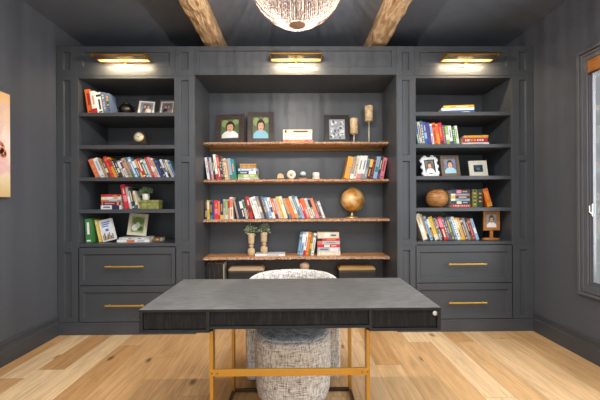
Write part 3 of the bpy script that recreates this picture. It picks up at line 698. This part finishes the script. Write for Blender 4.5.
row('dark brown/brown:2,yellow/cream:2.4:19,dark green/teal:3:18,purple/navy:2,bright red/pink:3.6:19,coral/red:2:18,navy/yellow:3.2:19,light grey/grey:2,lime green/cream:2.4,pink/red:2:20,cream/coral:3.2:22,grey/pink:2:19,black/navy:3.4:19,navy/white:3:19,light grey/green:2.4:19,dark brown/maroon:2:20,red/maroon:3.4:22,white/cream:3.2:21,white/light grey:3.2:22,grey/cream:3:22,dark brown/black:2.4:22,slate blue/tan:2.4:22,light blue/white:3.4:21,white/purple:3:21,orange/maroon:3:20,light grey/pink:3:20,yellow/amber:2.6:22,cream/white:3.6:22,tan/slate blue:3:20,orange/coral:4:20,cream/tan:3:22,slate blue/light blue:2.8:23,light blue/cream:2.6:22,bright red/red:2.6:19,coral/orange:3.6:20,cream/light grey:2.8:20,grey/black:3:20,coral/pink:3.2:20,brown/grey:2.8:18,light grey/white:2.8:17', 205.2, 3.85, CZ[2], 20, lambda t: 1.0 if t < .26 else (13 if t < .42 else (17 if t < .7 else 20)), 'in the long row under the globe shelf' if False else 'of the long row beside the globe', 'long row of books on the third niche shelf', 16)
row('slate blue/light blue:2.8:23,light blue/white:3:23,white/red:2.6:23,orange/amber:3:23,olive green/yellow:2.4:22,white/grey:2.8:22', 313.5, CY, CZ[3], 23, -9, 'of the group, fourth niche shelf', 'leaning books on the fourth niche shelf', 17)
stack('cream/white:4,light grey/white:4,bright red/white:3,light grey/coral:3.4,bright red/black:2.6,cream/white:6', 317.5, 340.5, CY, CZ[3], 'of the stack, fourth niche shelf', 'flat books on the fourth niche shelf', 18)
stack('coral/red:3.6,white/light grey:6,cream/dark brown:4', 283, 313, CY+.0, CZ[0], 'of the stack, topmost niche shelf', 'large flat books on the topmost niche shelf', 19)
stack('white/white:2.2', 255, 285, 3.87, CZ[3], 'under the right turned vase' , 'book under the vase', 20)
bpy.data.objects['book'] 
# --- big books and oddments, left bookcase bottom shelf
rnd = random.Random(3)
book('yellow and cream book leaning behind the white-covered one, bottom left shelf', (ax(99.2, 3.62, S5), 3.62, S5+.0003), (0, R(-12), 0), .022, .235, .17, 'yellow', 'cream', 2, 'books on the bottom shelf of the left bookcase', rnd)
def cover_book():
    root = thing('book', 'white book with blue and brown front cover turned to the room, bottom left shelf', 'book', (ax(97.5, 3.60, S5), 3.60, S5+.0005), (R(0), R(-10), R(-38)))
    t, h, d = .022, .235, .15
    cv = .0025; b = MB().box(0, t, 0, cv, 0, h).box(0, cv, cv, d, 0, h).box(t-cv, t, cv, d, 0, h)
    # printed front cover (the side facing right)
    b.box(t, t+.0004, .015, d-.015, h*.62, h*.9, 1); b.box(t, t+.0004, .01, d-.01, h*.06, h*.34, 2); b.box(t, t+.0006, .03, d-.05, h*.42, h*.55, 1)
    b.build('cover', [mat('#e9e7e2', .4), mat('#3b64a0', .5), mat('#7a5534', .5, 0, .3, 60)], root)
    MB().box(cv+.0002, t-cv-.0002, cv+.0002, d-.003, .003, h-.003).build('pages', PAGES, root)
def flat_book_cover():
    # front cover faces camera, leaning back to the left
    root = thing('book', 'white book with printed blue and brown cover facing out, bottom left shelf', 'book', (ax(103.2, 3.64, S5), 3.64, S5+.0008), (0, R(-13), R(0)))
    w_, h, t = .135, .225, .026
    cv = .0025; b = MB().box(0, w_, 0, cv, 0, h).box(0, w_, t-cv, t, 0, h).box(0, cv, cv, t-cv, 0, h)
    for k in range(3): b.box(w_*.16, w_*(.86-.1*k), -.0005, 0, h*(.84-.09*k), h*(.89-.09*k), 1)
    for k in range(7): b.box(w_*(.08+.12*k), w_*(.18+.12*k), -.0005, 0, h*.06, h*(.3+.09*math.sin(k*2.1)), 2 if k % 2 else 3)
    b.box(w_*.38, w_*.62, -.0005, 0, h*.45, h*.56, 1)
    b.build('cover', [mat('#dfe3ea', .4), mat('#4a6ea8', .5), mat('#7a5534', .5, 0, .3, 60), mat('#a98552', .5)], root)
    MB().box(cv+.0003, w_-.003, cv+.0002, t-cv-.0002, .003, h-.003).build('pages', PAGES, root)
flat_book_cover()
stack('white/orange:2.6,light grey/white:2.2:2', 117, 149, 3.62, S5, 'under the cream landscape frame', 'flat books under the cream landscape frame', 21)
stack('brown/tan:4.2', 153, 160, 3.66, S5, 'right of the cream landscape frame', 'flat books at the right', 22, 0, .14)

# ------------------------------------------------------------------ picture frames
def picture(b, w_, h, kind):
    """flat coloured shapes of a printed photograph, x 0..w, z 0..h at y 0 (slots 0..5)"""
    def ell(cx, cz, rx, rz, mi, y):
        b.add([(cx*w_ + rx*w_*math.cos(2*math.pi*k/20), y, cz*h + rz*h*math.sin(2*math.pi*k/20)) for k in range(20)], [tuple(range(20))], mi)
    b.box(0, w_, -.0006, .001, 0, h, 0)
    if kind == 'portrait':
        ell(.22, .78, .2, .2, 1, -.0008); ell(.8, .85, .18, .14, 1, -.0008)
        ell(.5, .63, .255, .28, 2, -.0010)
        b.add([(x*w_, -.0012, z*h) for x, z in ((.04, .0), (.96, 0), (.95, .2), (.80, .33), (.62, .40), (.38, .40), (.2, .33), (.05, .2))], [tuple(range(8))], 4)
        b.add([(x*w_, -.0014, z*h) for x, z in ((.42, .33), (.58, .33), (.58, .5), (.42, .5))], [(0,1,2,3)], 3)
        ell(.5, .57, .18, .225, 3, -.0016)
        ell(.41, .60, .03, .018, 2, -.0018); ell(.59, .60, .03, .018, 2, -.0018); ell(.5, .45, .08, .022, 5, -.0018); ell(.5, .53, .025, .03, 5 if False else 3, -.0018)
        b.add([(x*w_, -.0017, z*h) for x, z in ((.31, .62), (.38, .72), (.60, .75), (.69, .62), (.70, .8), (.5, .9), (.30, .8))], [tuple(range(7))], 2)
    elif kind == 'couple':
        for cx, k in ((.36, 0), (.64, 1)):
            ell(cx, .68, .16, .18, 2, -.001); ell(cx, .64, .11, .14, 3, -.0014)
            b.add([(cx*w_ + x*w_, -.0012, z*h) for x, z in ((-.24, 0), (.24, 0), (.2, .4), (.07, .5), (-.07, .5), (-.2, .4))], [tuple(range(6))], 4 if k == 0 else 5)
    elif kind == 'landscape':
        ell(.5, .72, .45, .25, 1, -.001); ell(.3, .3, .25, .2, 2, -.0012); ell(.7, .25, .22, .15, 4, -.0012); ell(.5, .45, .18, .2, 5, -.0014)
    elif kind == 'abstract':
        rr = random.Random(4)
        for k in range(60): ell(rr.uniform(.1, .9), rr.uniform(.08, .92), rr.uniform(.03, .1), rr.uniform(.02, .08), rr.choice((1, 2, 4)), -.0008 - k*.00003)
def photo_frame(label, px0, px1, hpx, Y, z, fm, bw, pics, kind='portrait', tilt=10, rz=0, roll=0, matw=0, ornate=False, group='framed photographs', th=.016, zoff=0):
    sc = FPX/Y; w_ = (px1-px0)/sc; h = hpx/sc/math.cos(R(tilt))
    ct, st_ = math.cos(R(tilt)), math.sin(R(tilt))
    root = thing('photo_frame', label, 'photo frame', (ax((px0+px1)/2, Y, z), Y, z + .0004 + zoff), (0, 0, rz), group)
    M = Matrix.Rotation(R(-tilt), 4, 'X') @ Matrix.Rotation(R(roll), 4, 'Y') @ Matrix.Translation((-w_/2, 0, 0))
    off = abs(math.sin(R(roll)))*w_/2
    M = Matrix.Translation((0, 0, off + th*math.sin(R(tilt)) + .0003)) @ M
    def put(b): b.v = [tuple(M @ Vector(v)) for v in b.v]; return b
    b = MB(); b.box(0, bw, 0, th, 0, h).box(w_-bw, w_, 0, th, 0, h).box(bw, w_-bw, 0, th, 0, bw).box(bw, w_-bw, 0, th, h-bw, h)
    if ornate:
        for i in range(26):
            for (x, zz) in ():
                pass
        n = 3
        for i in range(n):
            for (x, zz) in ((0, h*(i+.5)/n), (w_, h*(i+.5)/n)):
                b.lathe([(.001, 0), (h/n*.30, 0), (h/n*.32, .006), (h/n*.22, .014), (.001, .016)], 12, M=Matrix.Translation((x, .012, zz)) @ Matrix.Rotation(R(90), 4, 'X'))
        for i in range(2):
            for (x, zz) in ((w_*(i+.5)/2, h-.004), (w_*(i+.5)/2, 0.022)):
                b.lathe([(.001, 0), (w_/4*.6, 0), (w_/4*.64, .006), (w_/4*.45, .014), (.001, .016)], 12, M=Matrix.Translation((x, .012, zz)) @ Matrix.Rotation(R(90), 4, 'X'))
    put(b).build('frame', fm, root, bevel=.0015)
    if matw:
        q = bw; b = MB(); b.box(q, q+matw, .004, .008, q, h-q).box(w_-q-matw, w_-q, .004, .008, q, h-q).box(q+matw, w_-q-matw, .004, .008, q, q+matw).box(q+matw, w_-q-matw, .004, .008, h-q-matw, h-q)
        put(b).build('mat_board', mat('#1e1c1c' if ornate else '#e4dfd4', .8), root)
    q = bw + matw; b = MB(); picture(b, w_-2*q, h-2*q, kind)
    b.v = [(x+q, y+.008, zz+q) for x, y, zz in b.v]
    put(b).build('photo', [mat(c, .35) for c in pics], root)
    MB().add([tuple(M @ Vector(v)) for v in ((bw*.6, th-.006, bw*.6), (w_-bw*.6, th-.006, bw*.6), (w_-bw*.6, th-.006, h-bw*.6), (bw*.6, th-.006, h-bw*.6), (bw*.6, th-.002, bw*.6), (w_-bw*.6, th-.002, bw*.6), (w_-bw*.6, th-.002, h-bw*.6), (bw*.6, th-.002, h-bw*.6))],
        [(0,1,2,3), (4,7,6,5), (0,4,5,1), (1,5,6,2), (2,6,7,3), (3,7,4,0)]).build('backing', BLACK, root)
    # easel leg
    yb = h*.62*st_ + th; MB().add([(-.014, yb, h*.62*ct+off), (.014, yb, h*.62*ct+off), (.018, yb+.045, .001), (-.018, yb+.045, .001), (-.014, yb+.003, h*.62*ct+off), (.014, yb+.003, h*.62*ct+off), (.018, yb+.048, .001), (-.018, yb+.048, .001)],
        [(0,1,2,3), (4,7,6,5), (0,4,5,1), (1,5,6,2), (2,6,7,3), (3,7,4,0)]).build('easel_leg', BLACK, root)
    return root
SKIN, HAIR = '#dca888', '#33231c'
photo_frame('dark frame with photo of a person in a white top, topmost niche shelf', 215, 244, 30, 3.92, CZ[0], DARKWOOD, .060, ['#5f7048', '#93a066', HAIR, SKIN, '#eeeeec', '#b05a50'], rz=R(-6), roll=-1, group=None)
photo_frame('dark frame with photo of a person in a blue top, topmost niche shelf', 247.5, 274, 32.5, 3.92, CZ[0], DARKWOOD, .058, ['#5f7048', '#93a066', HAIR, SKIN, '#7fb6cc', '#b05a50'], rz=R(3), group=None)
MB_ = None
# dark box standing behind the left dark frame
tag(MB().box(ax(217, 4.05, 2.1), ax(246, 4.05, 2.1), 4.045, 4.075, CZ[0]+.0005, CZ[0]+.315).build('wooden_board', DARKWOOD, bevel=.002), 'dark wooden board standing behind the white-top photo frame', 'board')
photo_frame('black frame with a mottled silver picture, left of the candles', 325, 350, 30, 3.96, CZ[0], mat('#221d1b', .45), .052, ['#a4a9ae', '#c6cad0', '#555b62', SKIN, '#e8eaec', '#444444'], kind='abstract', rz=0, group=None)
photo_frame('brown frame with white-matted photo beside the dark urn, top left shelf', 136.5, 154, 17, 3.68, S1, DARKWOOD, .012, ['#8a8f9a', '#5f6a5a', HAIR, SKIN, '#3e4658', '#e4d8c0'], kind='couple', matw=.016, tilt=14, roll=3, rz=R(6), group=None)
photo_frame('brown frame with white-matted photo, rightmost on the top left shelf', 157, 174, 17.5, 3.70, S1, MIDWOOD, .016, ['#7d8592', '#5f6a5a', HAIR, SKIN, '#2f3542', '#8a5a60'], kind='couple', matw=.012, tilt=12, roll=2, rz=R(-10), group=None)
photo_frame('cream frame with green landscape photo standing on flat books, bottom left shelf', 127, 145.5, 21.8, 3.70, S5, mat('#cfc6b0', .55, 0, .1, 50), .032, ['#8fa05a', '#5d7a38', '#dfe6d8', SKIN, '#3f5a2c', '#c8cdb4'], kind='landscape', tilt=8, roll=5, rz=R(4), zoff=.0515, group=None)
photo_frame('white scalloped frame with portrait, leftmost on the third right shelf', 423.5, 440, 19.5, 3.66, S3, mat('#ecebe8', .35, 0, .03, 30), .026, ['#59534f', '#6d6660', '#5a3a28', SKIN, '#e9e6e4', '#a33b3b'], matw=.008, tilt=10, roll=-4, ornate=True, rz=R(10), group=None)
photo_frame('brown wooden frame with person in pale blue, middle of the third right shelf', 442, 461.5, 21.5, 3.66, S3, MIDWOOD, .034, ['#6a6f88', '#7a7f96', '#3d2c22', SKIN, '#9fd0dc', '#a35a50'], tilt=9, roll=-2, rz=R(5), group=None)
photo_frame('cream frame with small dark picture, rightmost on the third right shelf', 470, 489, 16, 3.66, S3, mat('#ded8c6', .5, 0, .05, 40), .047, ['#1b2430', '#28405a', '#101820', '#556070', '#2a4a3a', '#5c7080'], kind='landscape', tilt=9, roll=-2, rz=R(4), group=None)
# pedestal frame
def pedestal_frame():
    Y = 3.64; sc = FPX/Y; xc = ax(491, Y, S5)
    root = thing('pedestal_photo_frame', 'honey wood photo frame raised on a round foot, bottom right shelf', 'photo frame', (xc, Y, S5+.0003), (0, 0, R(4)))
    w_, h, bw, th, z0 = .178, .202, .032, .016, .098
    MB().box(-w_/2, -w_/2+bw, -th, 0, z0, z0+h).box(w_/2-bw, w_/2, -th, 0, z0, z0+h).box(-w_/2+bw, w_/2-bw, -th, 0, z0, z0+bw).box(-w_/2+bw, w_/2-bw, -th, 0, z0+h-bw, z0+h).build('frame', OAKF, root, bevel=.002)
    MB().box(-w_/2+.005, w_/2-.005, -.004, .001, z0+.005, z0+h-.005).build('backing', BLACK, root)
    b = MB(); picture(b, w_-2*bw, h-2*bw, 'portrait'); b.v = [(x-w_/2+bw, y-.008, zz+z0+bw) for x, y, zz in b.v]
    b.build('photo', [mat(c, .35) for c in ('#7f9aa0', '#9ab0a8', '#6a4028', SKIN, '#efe9e8', '#c23a44')], root)
    MB().box(-.016, .016, -.014, 0.002, .02, z0).build('stem', OAKF, root, bevel=.002)
    MB().lathe([(.001, 0), (.092, 0), (.096, .008), (.09, .018), (.03, .024), (.001, .024)], 32, M=Matrix.Diagonal((1, .5, 1, 1))).build('foot', OAKF, root)
pedestal_frame()

# ------------------------------------------------------------------ ornaments
def urn():
    x = ax(126.9, 3.78, S1); root = thing('ornate_urn', 'dark round metal urn with finial on the top left shelf', 'urn', (x, 3.78, S1+.0003))
    MB().lathe([(.001, 0), (.05, 0), (.052, .01), (.03, .02), (.026, .03), (.055, .05), (.075, .085), (.076, .115), (.06, .145), (.04, .155), (.001, .157)], 28).build('bowl', mat('#5b534c', .25, .9, .4, 40, .4), root)
    MB().lathe([(.042, .155), (.036, .168), (.012, .176), (.008, .185), (.014, .195), (.001, .206)], 20).build('lid', mat('#6d655c', .25, .9), root)
    for s in (-1, 1): MB().tube([(s*.072, 0, .12), (s*.1, 0, .125), (s*.1, 0, .095), (s*.076, 0, .08)], .005, 6).build('handle', mat('#6d655c', .25, .9), root)
urn()
def mantel_clock():
    x = ax(138.5, 3.66, S2); root = thing('mantel_clock', 'small dark mantel clock with round cream dial, second shelf of left bookcase', 'clock', (x, 3.66, S2+.0003))
    MB().box(-.10, .11, 0, .08, 0, .026).box(-.085, .085, .008, .072, .026, .04).build('base', BLACK, root, bevel=.003)
    body = [(-.062, .04), (.062, .04), (.06, .08)] + [(.058*math.cos(R(a)), .095 + .062*math.sin(R(a))) for a in range(0, 181, 15)] + [(-.06, .08)]
    MB().prism(body, .012, .066).build('case', DARKWOOD, root, bevel=.002)
    Mx = Matrix.Rotation(R(90), 4, 'X')
    MB().lathe([(.001, 0), (.046, 0), (.05, .004), (.046, .009), (.001, .009)], 32, M=Mx, c=(0, .0115, .097)).build('bezel', BRASS, root)
    MB().lathe([(.001, 0), (.041, 0), (.041, .002), (.001, .002)], 32, M=Mx, c=(0, .0024, .097)).build('dial', mat('#ece4c8', .5), root)
    b = MB()
    for k in range(12):
        a = k*math.pi/6; b.box(-.0012, .0012, -.0002, .0004, .031, .037, 0, Matrix.Translation((0, 0, .097)) @ Matrix.Rotation(a, 4, 'Y'))
    b.build('hour_marks', BLACK, root).location = (0, 0, 0)
    b = MB().box(-.0015, .0015, -.0008, .0002, -.004, .022, 0, Matrix.Translation((0, 0, .097)) @ Matrix.Rotation(R(-55), 4, 'Y')).box(-.001, .001, -.0012, -.0004, -.004, .031, 0, Matrix.Translation((0, 0, .097)) @ Matrix.Rotation(R(50), 4, 'Y'))
    b.build('hands', BLACK, root)
    root.scale = (1.12, 1.12, 1.12)
mantel_clock()
def leaf_ball(n, r, zc, seed, up=.5, size=.02):
    rr = random.Random(seed); b = MB()
    for i in range(n):
        d = Vector((rr.gauss(0, 1), rr.gauss(0, 1), rr.gauss(up, .7))).normalized(); p = Vector((0, 0, zc)) + d*r*rr.uniform(.3, 1)
        t = d.cross(Vector((rr.uniform(-1, 1), rr.uniform(-1, 1), rr.uniform(-1, 1)))).normalized(); s = size*rr.uniform(.6, 1.2)
        nrm = d.cross(t)
        b.add([p, p + d*s*.5 + t*s*.3 + nrm*s*.08, p + d*s*1.1, p + d*s*.5 - t*s*.3 + nrm*s*.08, p + d*s*.55 - nrm*s*.06], [(0, 1, 4), (1, 2, 4), (2, 3, 4), (3, 0, 4)], i % 2)
    for k in range(9):
        d = Vector((rr.gauss(0, .5), rr.gauss(0, .5), 1)).normalized(); b.tube([(0, 0, zc-r*.9), Vector((0, 0, zc-r*.3)) + d*r*.4, Vector((0, 0, zc)) + d*r*.9], .0015, 4)
    return b
LEAF = [mat('#6d8a5c', .6, 0, .2, 60), mat('#8fa27c', .6, 0, .2, 60)]
# green box and potted plant
gx0, gx1 = ax(140.2, 3.66, S4), ax(158.5, 3.66, S4)
gb = thing('storage_box', 'small olive green box under the potted plant, left bookcase', 'box', ((gx0+gx1)/2, 3.72, S4+.0003))
GM = ramp_mat('olive_box', (4, 4, 4), [(.3, '#6f7038'), (.7, '#a5a55c')], .6, nscale=8)
hw = (gx1-gx0)/2
MB().box(-hw, hw, -.06, .06, 0, .066).build('box_body', GM, gb, bevel=.003)
MB().box(-hw-.003, hw+.003, -.063, .063, .0662, .094).build('lid', GM, gb, bevel=.003)
pp = thing('potted_plant', 'tiny leafy plant in a white pot on the olive green box', 'potted plant', (ax(146, 3.70, S4+.1), 3.70, S4+.0948))
MB().lathe([(.001, 0), (.03, 0), (.033, .004), (.038, .066), (.034, .066), (.032, .055), (.001, .055)], 24).build('pot', mat('#e4e1da', .4), pp)
leaf_ball(170, .05, .075, 3, .7, .034).build('foliage', LEAF, pp)

# middle niche ornaments
tb = thing('tan_box', 'round-edged tan wicker box on the flat books, second niche shelf', 'box', (ax(248.5, 3.97, 1.7), 3.97, CZ[1] + .1275+.0012))
WICK = ramp_mat('tan_wicker', (60, 8, 8), [(.35, '#a9773f'), (.65, '#d7a766')], .7, nscale=2, bump=.5)
MB().box(-.09, .09, -.055, .055, 0, .03).build('box_body', WICK, tb, bevel=.006, seg=3)
MB().box(-.092, .092, -.057, .057, .0305, .054).build('lid', WICK, tb, bevel=.006, seg=3)
z1_ = CZ[1]+.0003
r_ = thing('wooden_block', 'small round-topped wooden block, leftmost of the small ornaments', 'ornament', (ax(280.5, CY, z1_), CY, z1_))
MB().prism([(-.036, 0), (.036, 0), (.036, .03)] + [(.036*math.cos(R(a)), .036 + .035*math.sin(R(a))) for a in range(15, 180, 15)] + [(-.036, .03)], 0, .04).build('block', PALEWOOD, r_, bevel=.002)
MB().box(-.037, .037, -.002, .041, 0.006, .018).build('band', MIDWOOD, r_)
r_ = thing('white_disc_ornament', 'round cream disc ornament on a short foot, second niche shelf', 'ornament', (ax(291.3, CY, z1_), CY, z1_))
MB().lathe([(.001, 0), (.03, 0), (.046, .006), (.05, .014), (.046, .022), (.03, .028), (.001, .028)], 32, M=Matrix.Rotation(R(90), 4, 'X'), c=(0, .014, .056)).build('disc', mat('#e6dec8', .5, 0, .06, 30), r_)
MB().lathe([(.001, 0), (.014, 0), (.016, .005), (.001, .005)], 16, M=Matrix.Rotation(R(90), 4, 'X'), c=(.002, -.0145, .056)).build('centre_boss', mat('#b99a80', .5), r_)
MB().box(-.025, .025, -.018, .018, 0, .009).build('foot', PALEWOOD, r_, bevel=.002)
r_ = thing('small_lantern', 'tiny glass lantern with dark band on a wooden base, second niche shelf', 'lantern', (ax(303, CY, z1_), CY, z1_))
MB().box(-.042, .042, -.03, .03, 0, .02).build('base', OAKF, r_, bevel=.002)
MB().lathe([(.001, .0205), (.034, .0205), (.036, .03), (.036, .045), (.001, .045)], 24).build('band', mat('#3a4450', .5), r_)
MB().lathe([(.001, .0453), (.034, .0453), (.034, .07), (.022, .088), (.001, .092)], 24).build('glass_top', mat('#c9d2d2', .1, 0, 0, spec=.8), r_)
r_ = thing('white_candle', 'short white pillar candle, rightmost of the small ornaments', 'candle', (ax(316, CY, z1_), CY, z1_))
MB().lathe([(.001, 0), (.043, 0), (.044, .004), (.044, .02), (.001, .02)], 24).build('dish', mat('#dccdb8', .3), r_)
MB().lathe([(.001, .0203), (.038, .0203), (.039, .07), (.034, .078), (.012, .073), (.001, .072)], 24).build('wax', mat('#ece8de', .5), r_)
MB().tube([(0, 0, .071), (.001, 0, .084)], .0016, 6).build('wick', BLACK, r_)
# pillar candles on stands
def candle(px, top, ch, cr, label):
    Y = 3.95; sc = FPX/Y; x = ax(px, Y, CZ[0]+.1)
    zt = at(px, top, Y)[1] - CZ[0]
    r = thing('candle_holder', label, 'candle holder', (x, Y, CZ[0]+.0003))
    zc = zt - ch
    MB().lathe([(.001, 0), (.04, 0), (.042, .006), (.02, .012), (.008, .02), (.0075, zc*.45), (.012, zc*.5), (.0075, zc*.55), (.008, zc-.02), (.03, zc-.008), (.045, zc-.003), (.045, zc), (.001, zc)], 24).build('stand', mat('#c9beab', .35, .5), r)
    c = MB().lathe([(.001, zc+.0005), (cr, zc+.0005), (cr, zt-.008), (cr*.93, zt), (cr*.6, zt-.006), (.001, zt-.01)], 28).build('candle', ramp_mat('marbled_wax', (1, 1, 1), [(.3, '#c89a5c'), (.5, '#e2c496'), (.7, '#f0e6d2')], .5, nscale=30, bump=.1), r)
    MB().tube([(0, 0, zt-.012), (.001, 0, zt+.006)], .0015, 6).build('wick', BLACK, r)
candle(354, 118.5, .17, .045, 'shorter marbled pillar candle on a stand, right of the silver picture')
candle(369, 106, .17, .046, 'taller marbled pillar candle on a slim stand, topmost niche shelf')
# turned vases with greenery
def vase(px, Y, z, h, label, seed):
    r = thing('turned_vase', label, 'vase', (ax(px, Y, z+.1), Y, z+.0003)); k = h/.235
    p = [(.001, 0), (.034, 0), (.038, .008), (.040, .03), (.040, .06), (.03, .075), (.016, .082), (.015, .09), (.028, .096), (.030, .102), (.018, .108), (.016, .114), (.03, .122), (.034, .135), (.036, .2), (.036, .235), (.028, .235), (.026, .21), (.001, .21)]
    MB().lathe([(a, q*k) for a, q in p], 24).build('vase_body', PALEWOOD, r)
    leaf_ball(110, .053, h+.026, seed, .8, .036).build('greenery', [mat('#869c80', .6, 0, .2, 60), mat('#b9c4a4', .6, 0, .2, 60), ], r)
vase(251.3, 3.93, CZ[3], .25, 'pale turned wood vase with greenery, left one, standing directly on the shelf', 11)
vase(264, 3.95, CZ[3]+.0247, .235, 'pale turned wood vase with greenery, right one, standing on a white book', 12)
# globe
def globe():
    Y = 3.95; x = ax(352, Y, 1.2); r = thing('desk_globe', 'antique tan and orange globe on a small brass stand, third niche shelf', 'globe', (x, Y, CZ[2]+.0003))
    sm = ramp_mat('antique_map', (1, 1, 1), [(.36, '#b06c28'), (.46, '#cc924a'), (.54, '#d9b074'), (.7, '#e4cda0')], .3, nscale=9, bump=.02, detail=6)
    zc = .205; ra = .128
    prof = [(ra*math.sin(math.pi*i/24)+.0001, -ra*math.cos(math.pi*i/24)) for i in range(25)]
    MB().lathe(prof, 40, M=Matrix.Rotation(R(23), 4, 'Y'), c=(0, 0, zc)).build('globe_ball', sm, r)
    pts = [( (ra+.008)*math.sin(R(a+23)), 0, zc - (ra+.008)*math.cos(R(a+23))) for a in range(-4, 185, 9)]
    MB().tube(pts, .005, 8).build('meridian_arm', BRASS, r)
    MB().lathe([(.001, 0), (.074, 0), (.077, .006), (.06, .014), (.02, .02), (.012, .045), (.010, .07), (.001, .07)], 32).build('stand', mat('#d8b878', .35, .5), r)
globe()
# round wooden ball in the right bookcase
def ball():
    Y = 3.70; r = thing('round_wooden_bowl', 'round brown woven wooden ball bowl on the fourth right shelf', 'bowl', (ax(436.8, Y, S4), Y, S4+.0003))
    m = ramp_mat('woven_brown', (5, 5, 26), [(.3, '#7d4a24'), (.5, '#a9713c'), (.7, '#c08a50')], .5, nscale=3, bump=.5, distort=.4)
    prof = [(.001, 0), (.05, 0), (.085, .018), (.112, .06), (.119, .1), (.112, .14), (.09, .175), (.06, .195), (.05, .198), (.05, .192), (.001, .19)]
    MB().lathe([(a*.95, z*.97) for a, z in prof], 40).build('bowl_body', m, r)
ball()
# binders and boxes on the lowest shelf
zb = CZ[4]+.0004
for i, p in enumerate((206.0, 210.5, 215.0, 219.5)):
    Y = 3.86; x0 = ax(p-.6, Y, zb+.3)
    r = thing('binder', f'black leather binder, {ordn(i)} from the left on the lowest niche shelf', 'binder', (x0, Y, zb), (0, 0, 0), 'black binders on the lowest niche shelf')
    t, h, d = .046, .302, .2
    MB().box(0, t, 0, .003, 0, h).box(0, .003, .003, d, 0, h).box(t-.003, t, .003, d, 0, h, 1).build('cover', [mat('#1c1a1a', .45, 0, .1, 40), PAGES], r, bevel=.001)
    MB().box(.0035, t-.0035, .004, d-.004, .003, h-.003).build('pages', PAGES, r)
def leather_box(px0, px1, zt, label, lidc):
    Y = 3.87; x0, x1 = ax(px0, Y, .6), ax(px1, Y, .6); hw = (x1-x0)/2
    r = thing('leather_box', label, 'box', ((x0+x1)/2, Y, zb)); h = zt - zb
    MB().box(-hw+.006, hw-.006, .006, .19, 0, h-.0505).build('box_body', mat('#262424', .5, 0, .1, 30), r, bevel=.004)
    lz = h-.05; q = [(-hw, 0, lz), (hw, 0, lz), (hw, .196, lz), (-hw, .196, lz), (-hw, 0, lz+.025), (hw, 0, lz+.025), (hw, .196, lz+.025), (-hw, .196, lz+.025), (-hw+.03, .03, h), (hw-.03, .03, h), (hw-.03, .166, h), (-hw+.03, .166, h)]
    MB().add(q, [(3,2,1,0), (8,9,10,11)] + [(i, (i+1)%4, (i+1)%4+4, i+4) for i in range(4)] + [(i+4, (i+1)%4+4, (i+1)%4+8, i+8) for i in range(4)]).build('lid', mat(lidc, .6, 0, .1, 25), r, bevel=.014, seg=4)
    b = MB()
    for k in range(14): b.lathe([(.001, 0), (.004, 0), (.003, .003), (.001, .003)], 8, M=Matrix.Rotation(R(90), 4, 'X'), c=(-hw+.02 + k*(2*hw-.04)/13, .006, h-.062))
    b.build('studs', mat('#b9b4a8', .3, .8), r)
leather_box(228, 264, at(245, 267, 3.87)[1], 'black box with padded tan lid beside the binders, lowest niche shelf', '#b49a78')
leather_box(338.5, 376, at(356, 266.3, 3.87)[1], 'black box with padded tan lid right of the chair, lowest niche shelf', '#b08c52')
r_ = thing('wooden_finial', 'pale wooden round-topped finial just above the chair back', 'ornament', (ax(304.5, 3.9, .6), 3.9, zb))
MB().lathe([(.001, 0), (.05, 0), (.052, .01), (.03, .03), (.024, .06), (.04, .1), (.045, .15), (.024, .19), (.022, .215), (.045, .235), (.056, .262), (.05, .29), (.03, .306), (.001, .312)], 28).build('turned_body', ramp_mat('pinkish_wood', (4, 4, 16), [(.3, '#a98670'), (.7, '#cdb096')], .6), r_)
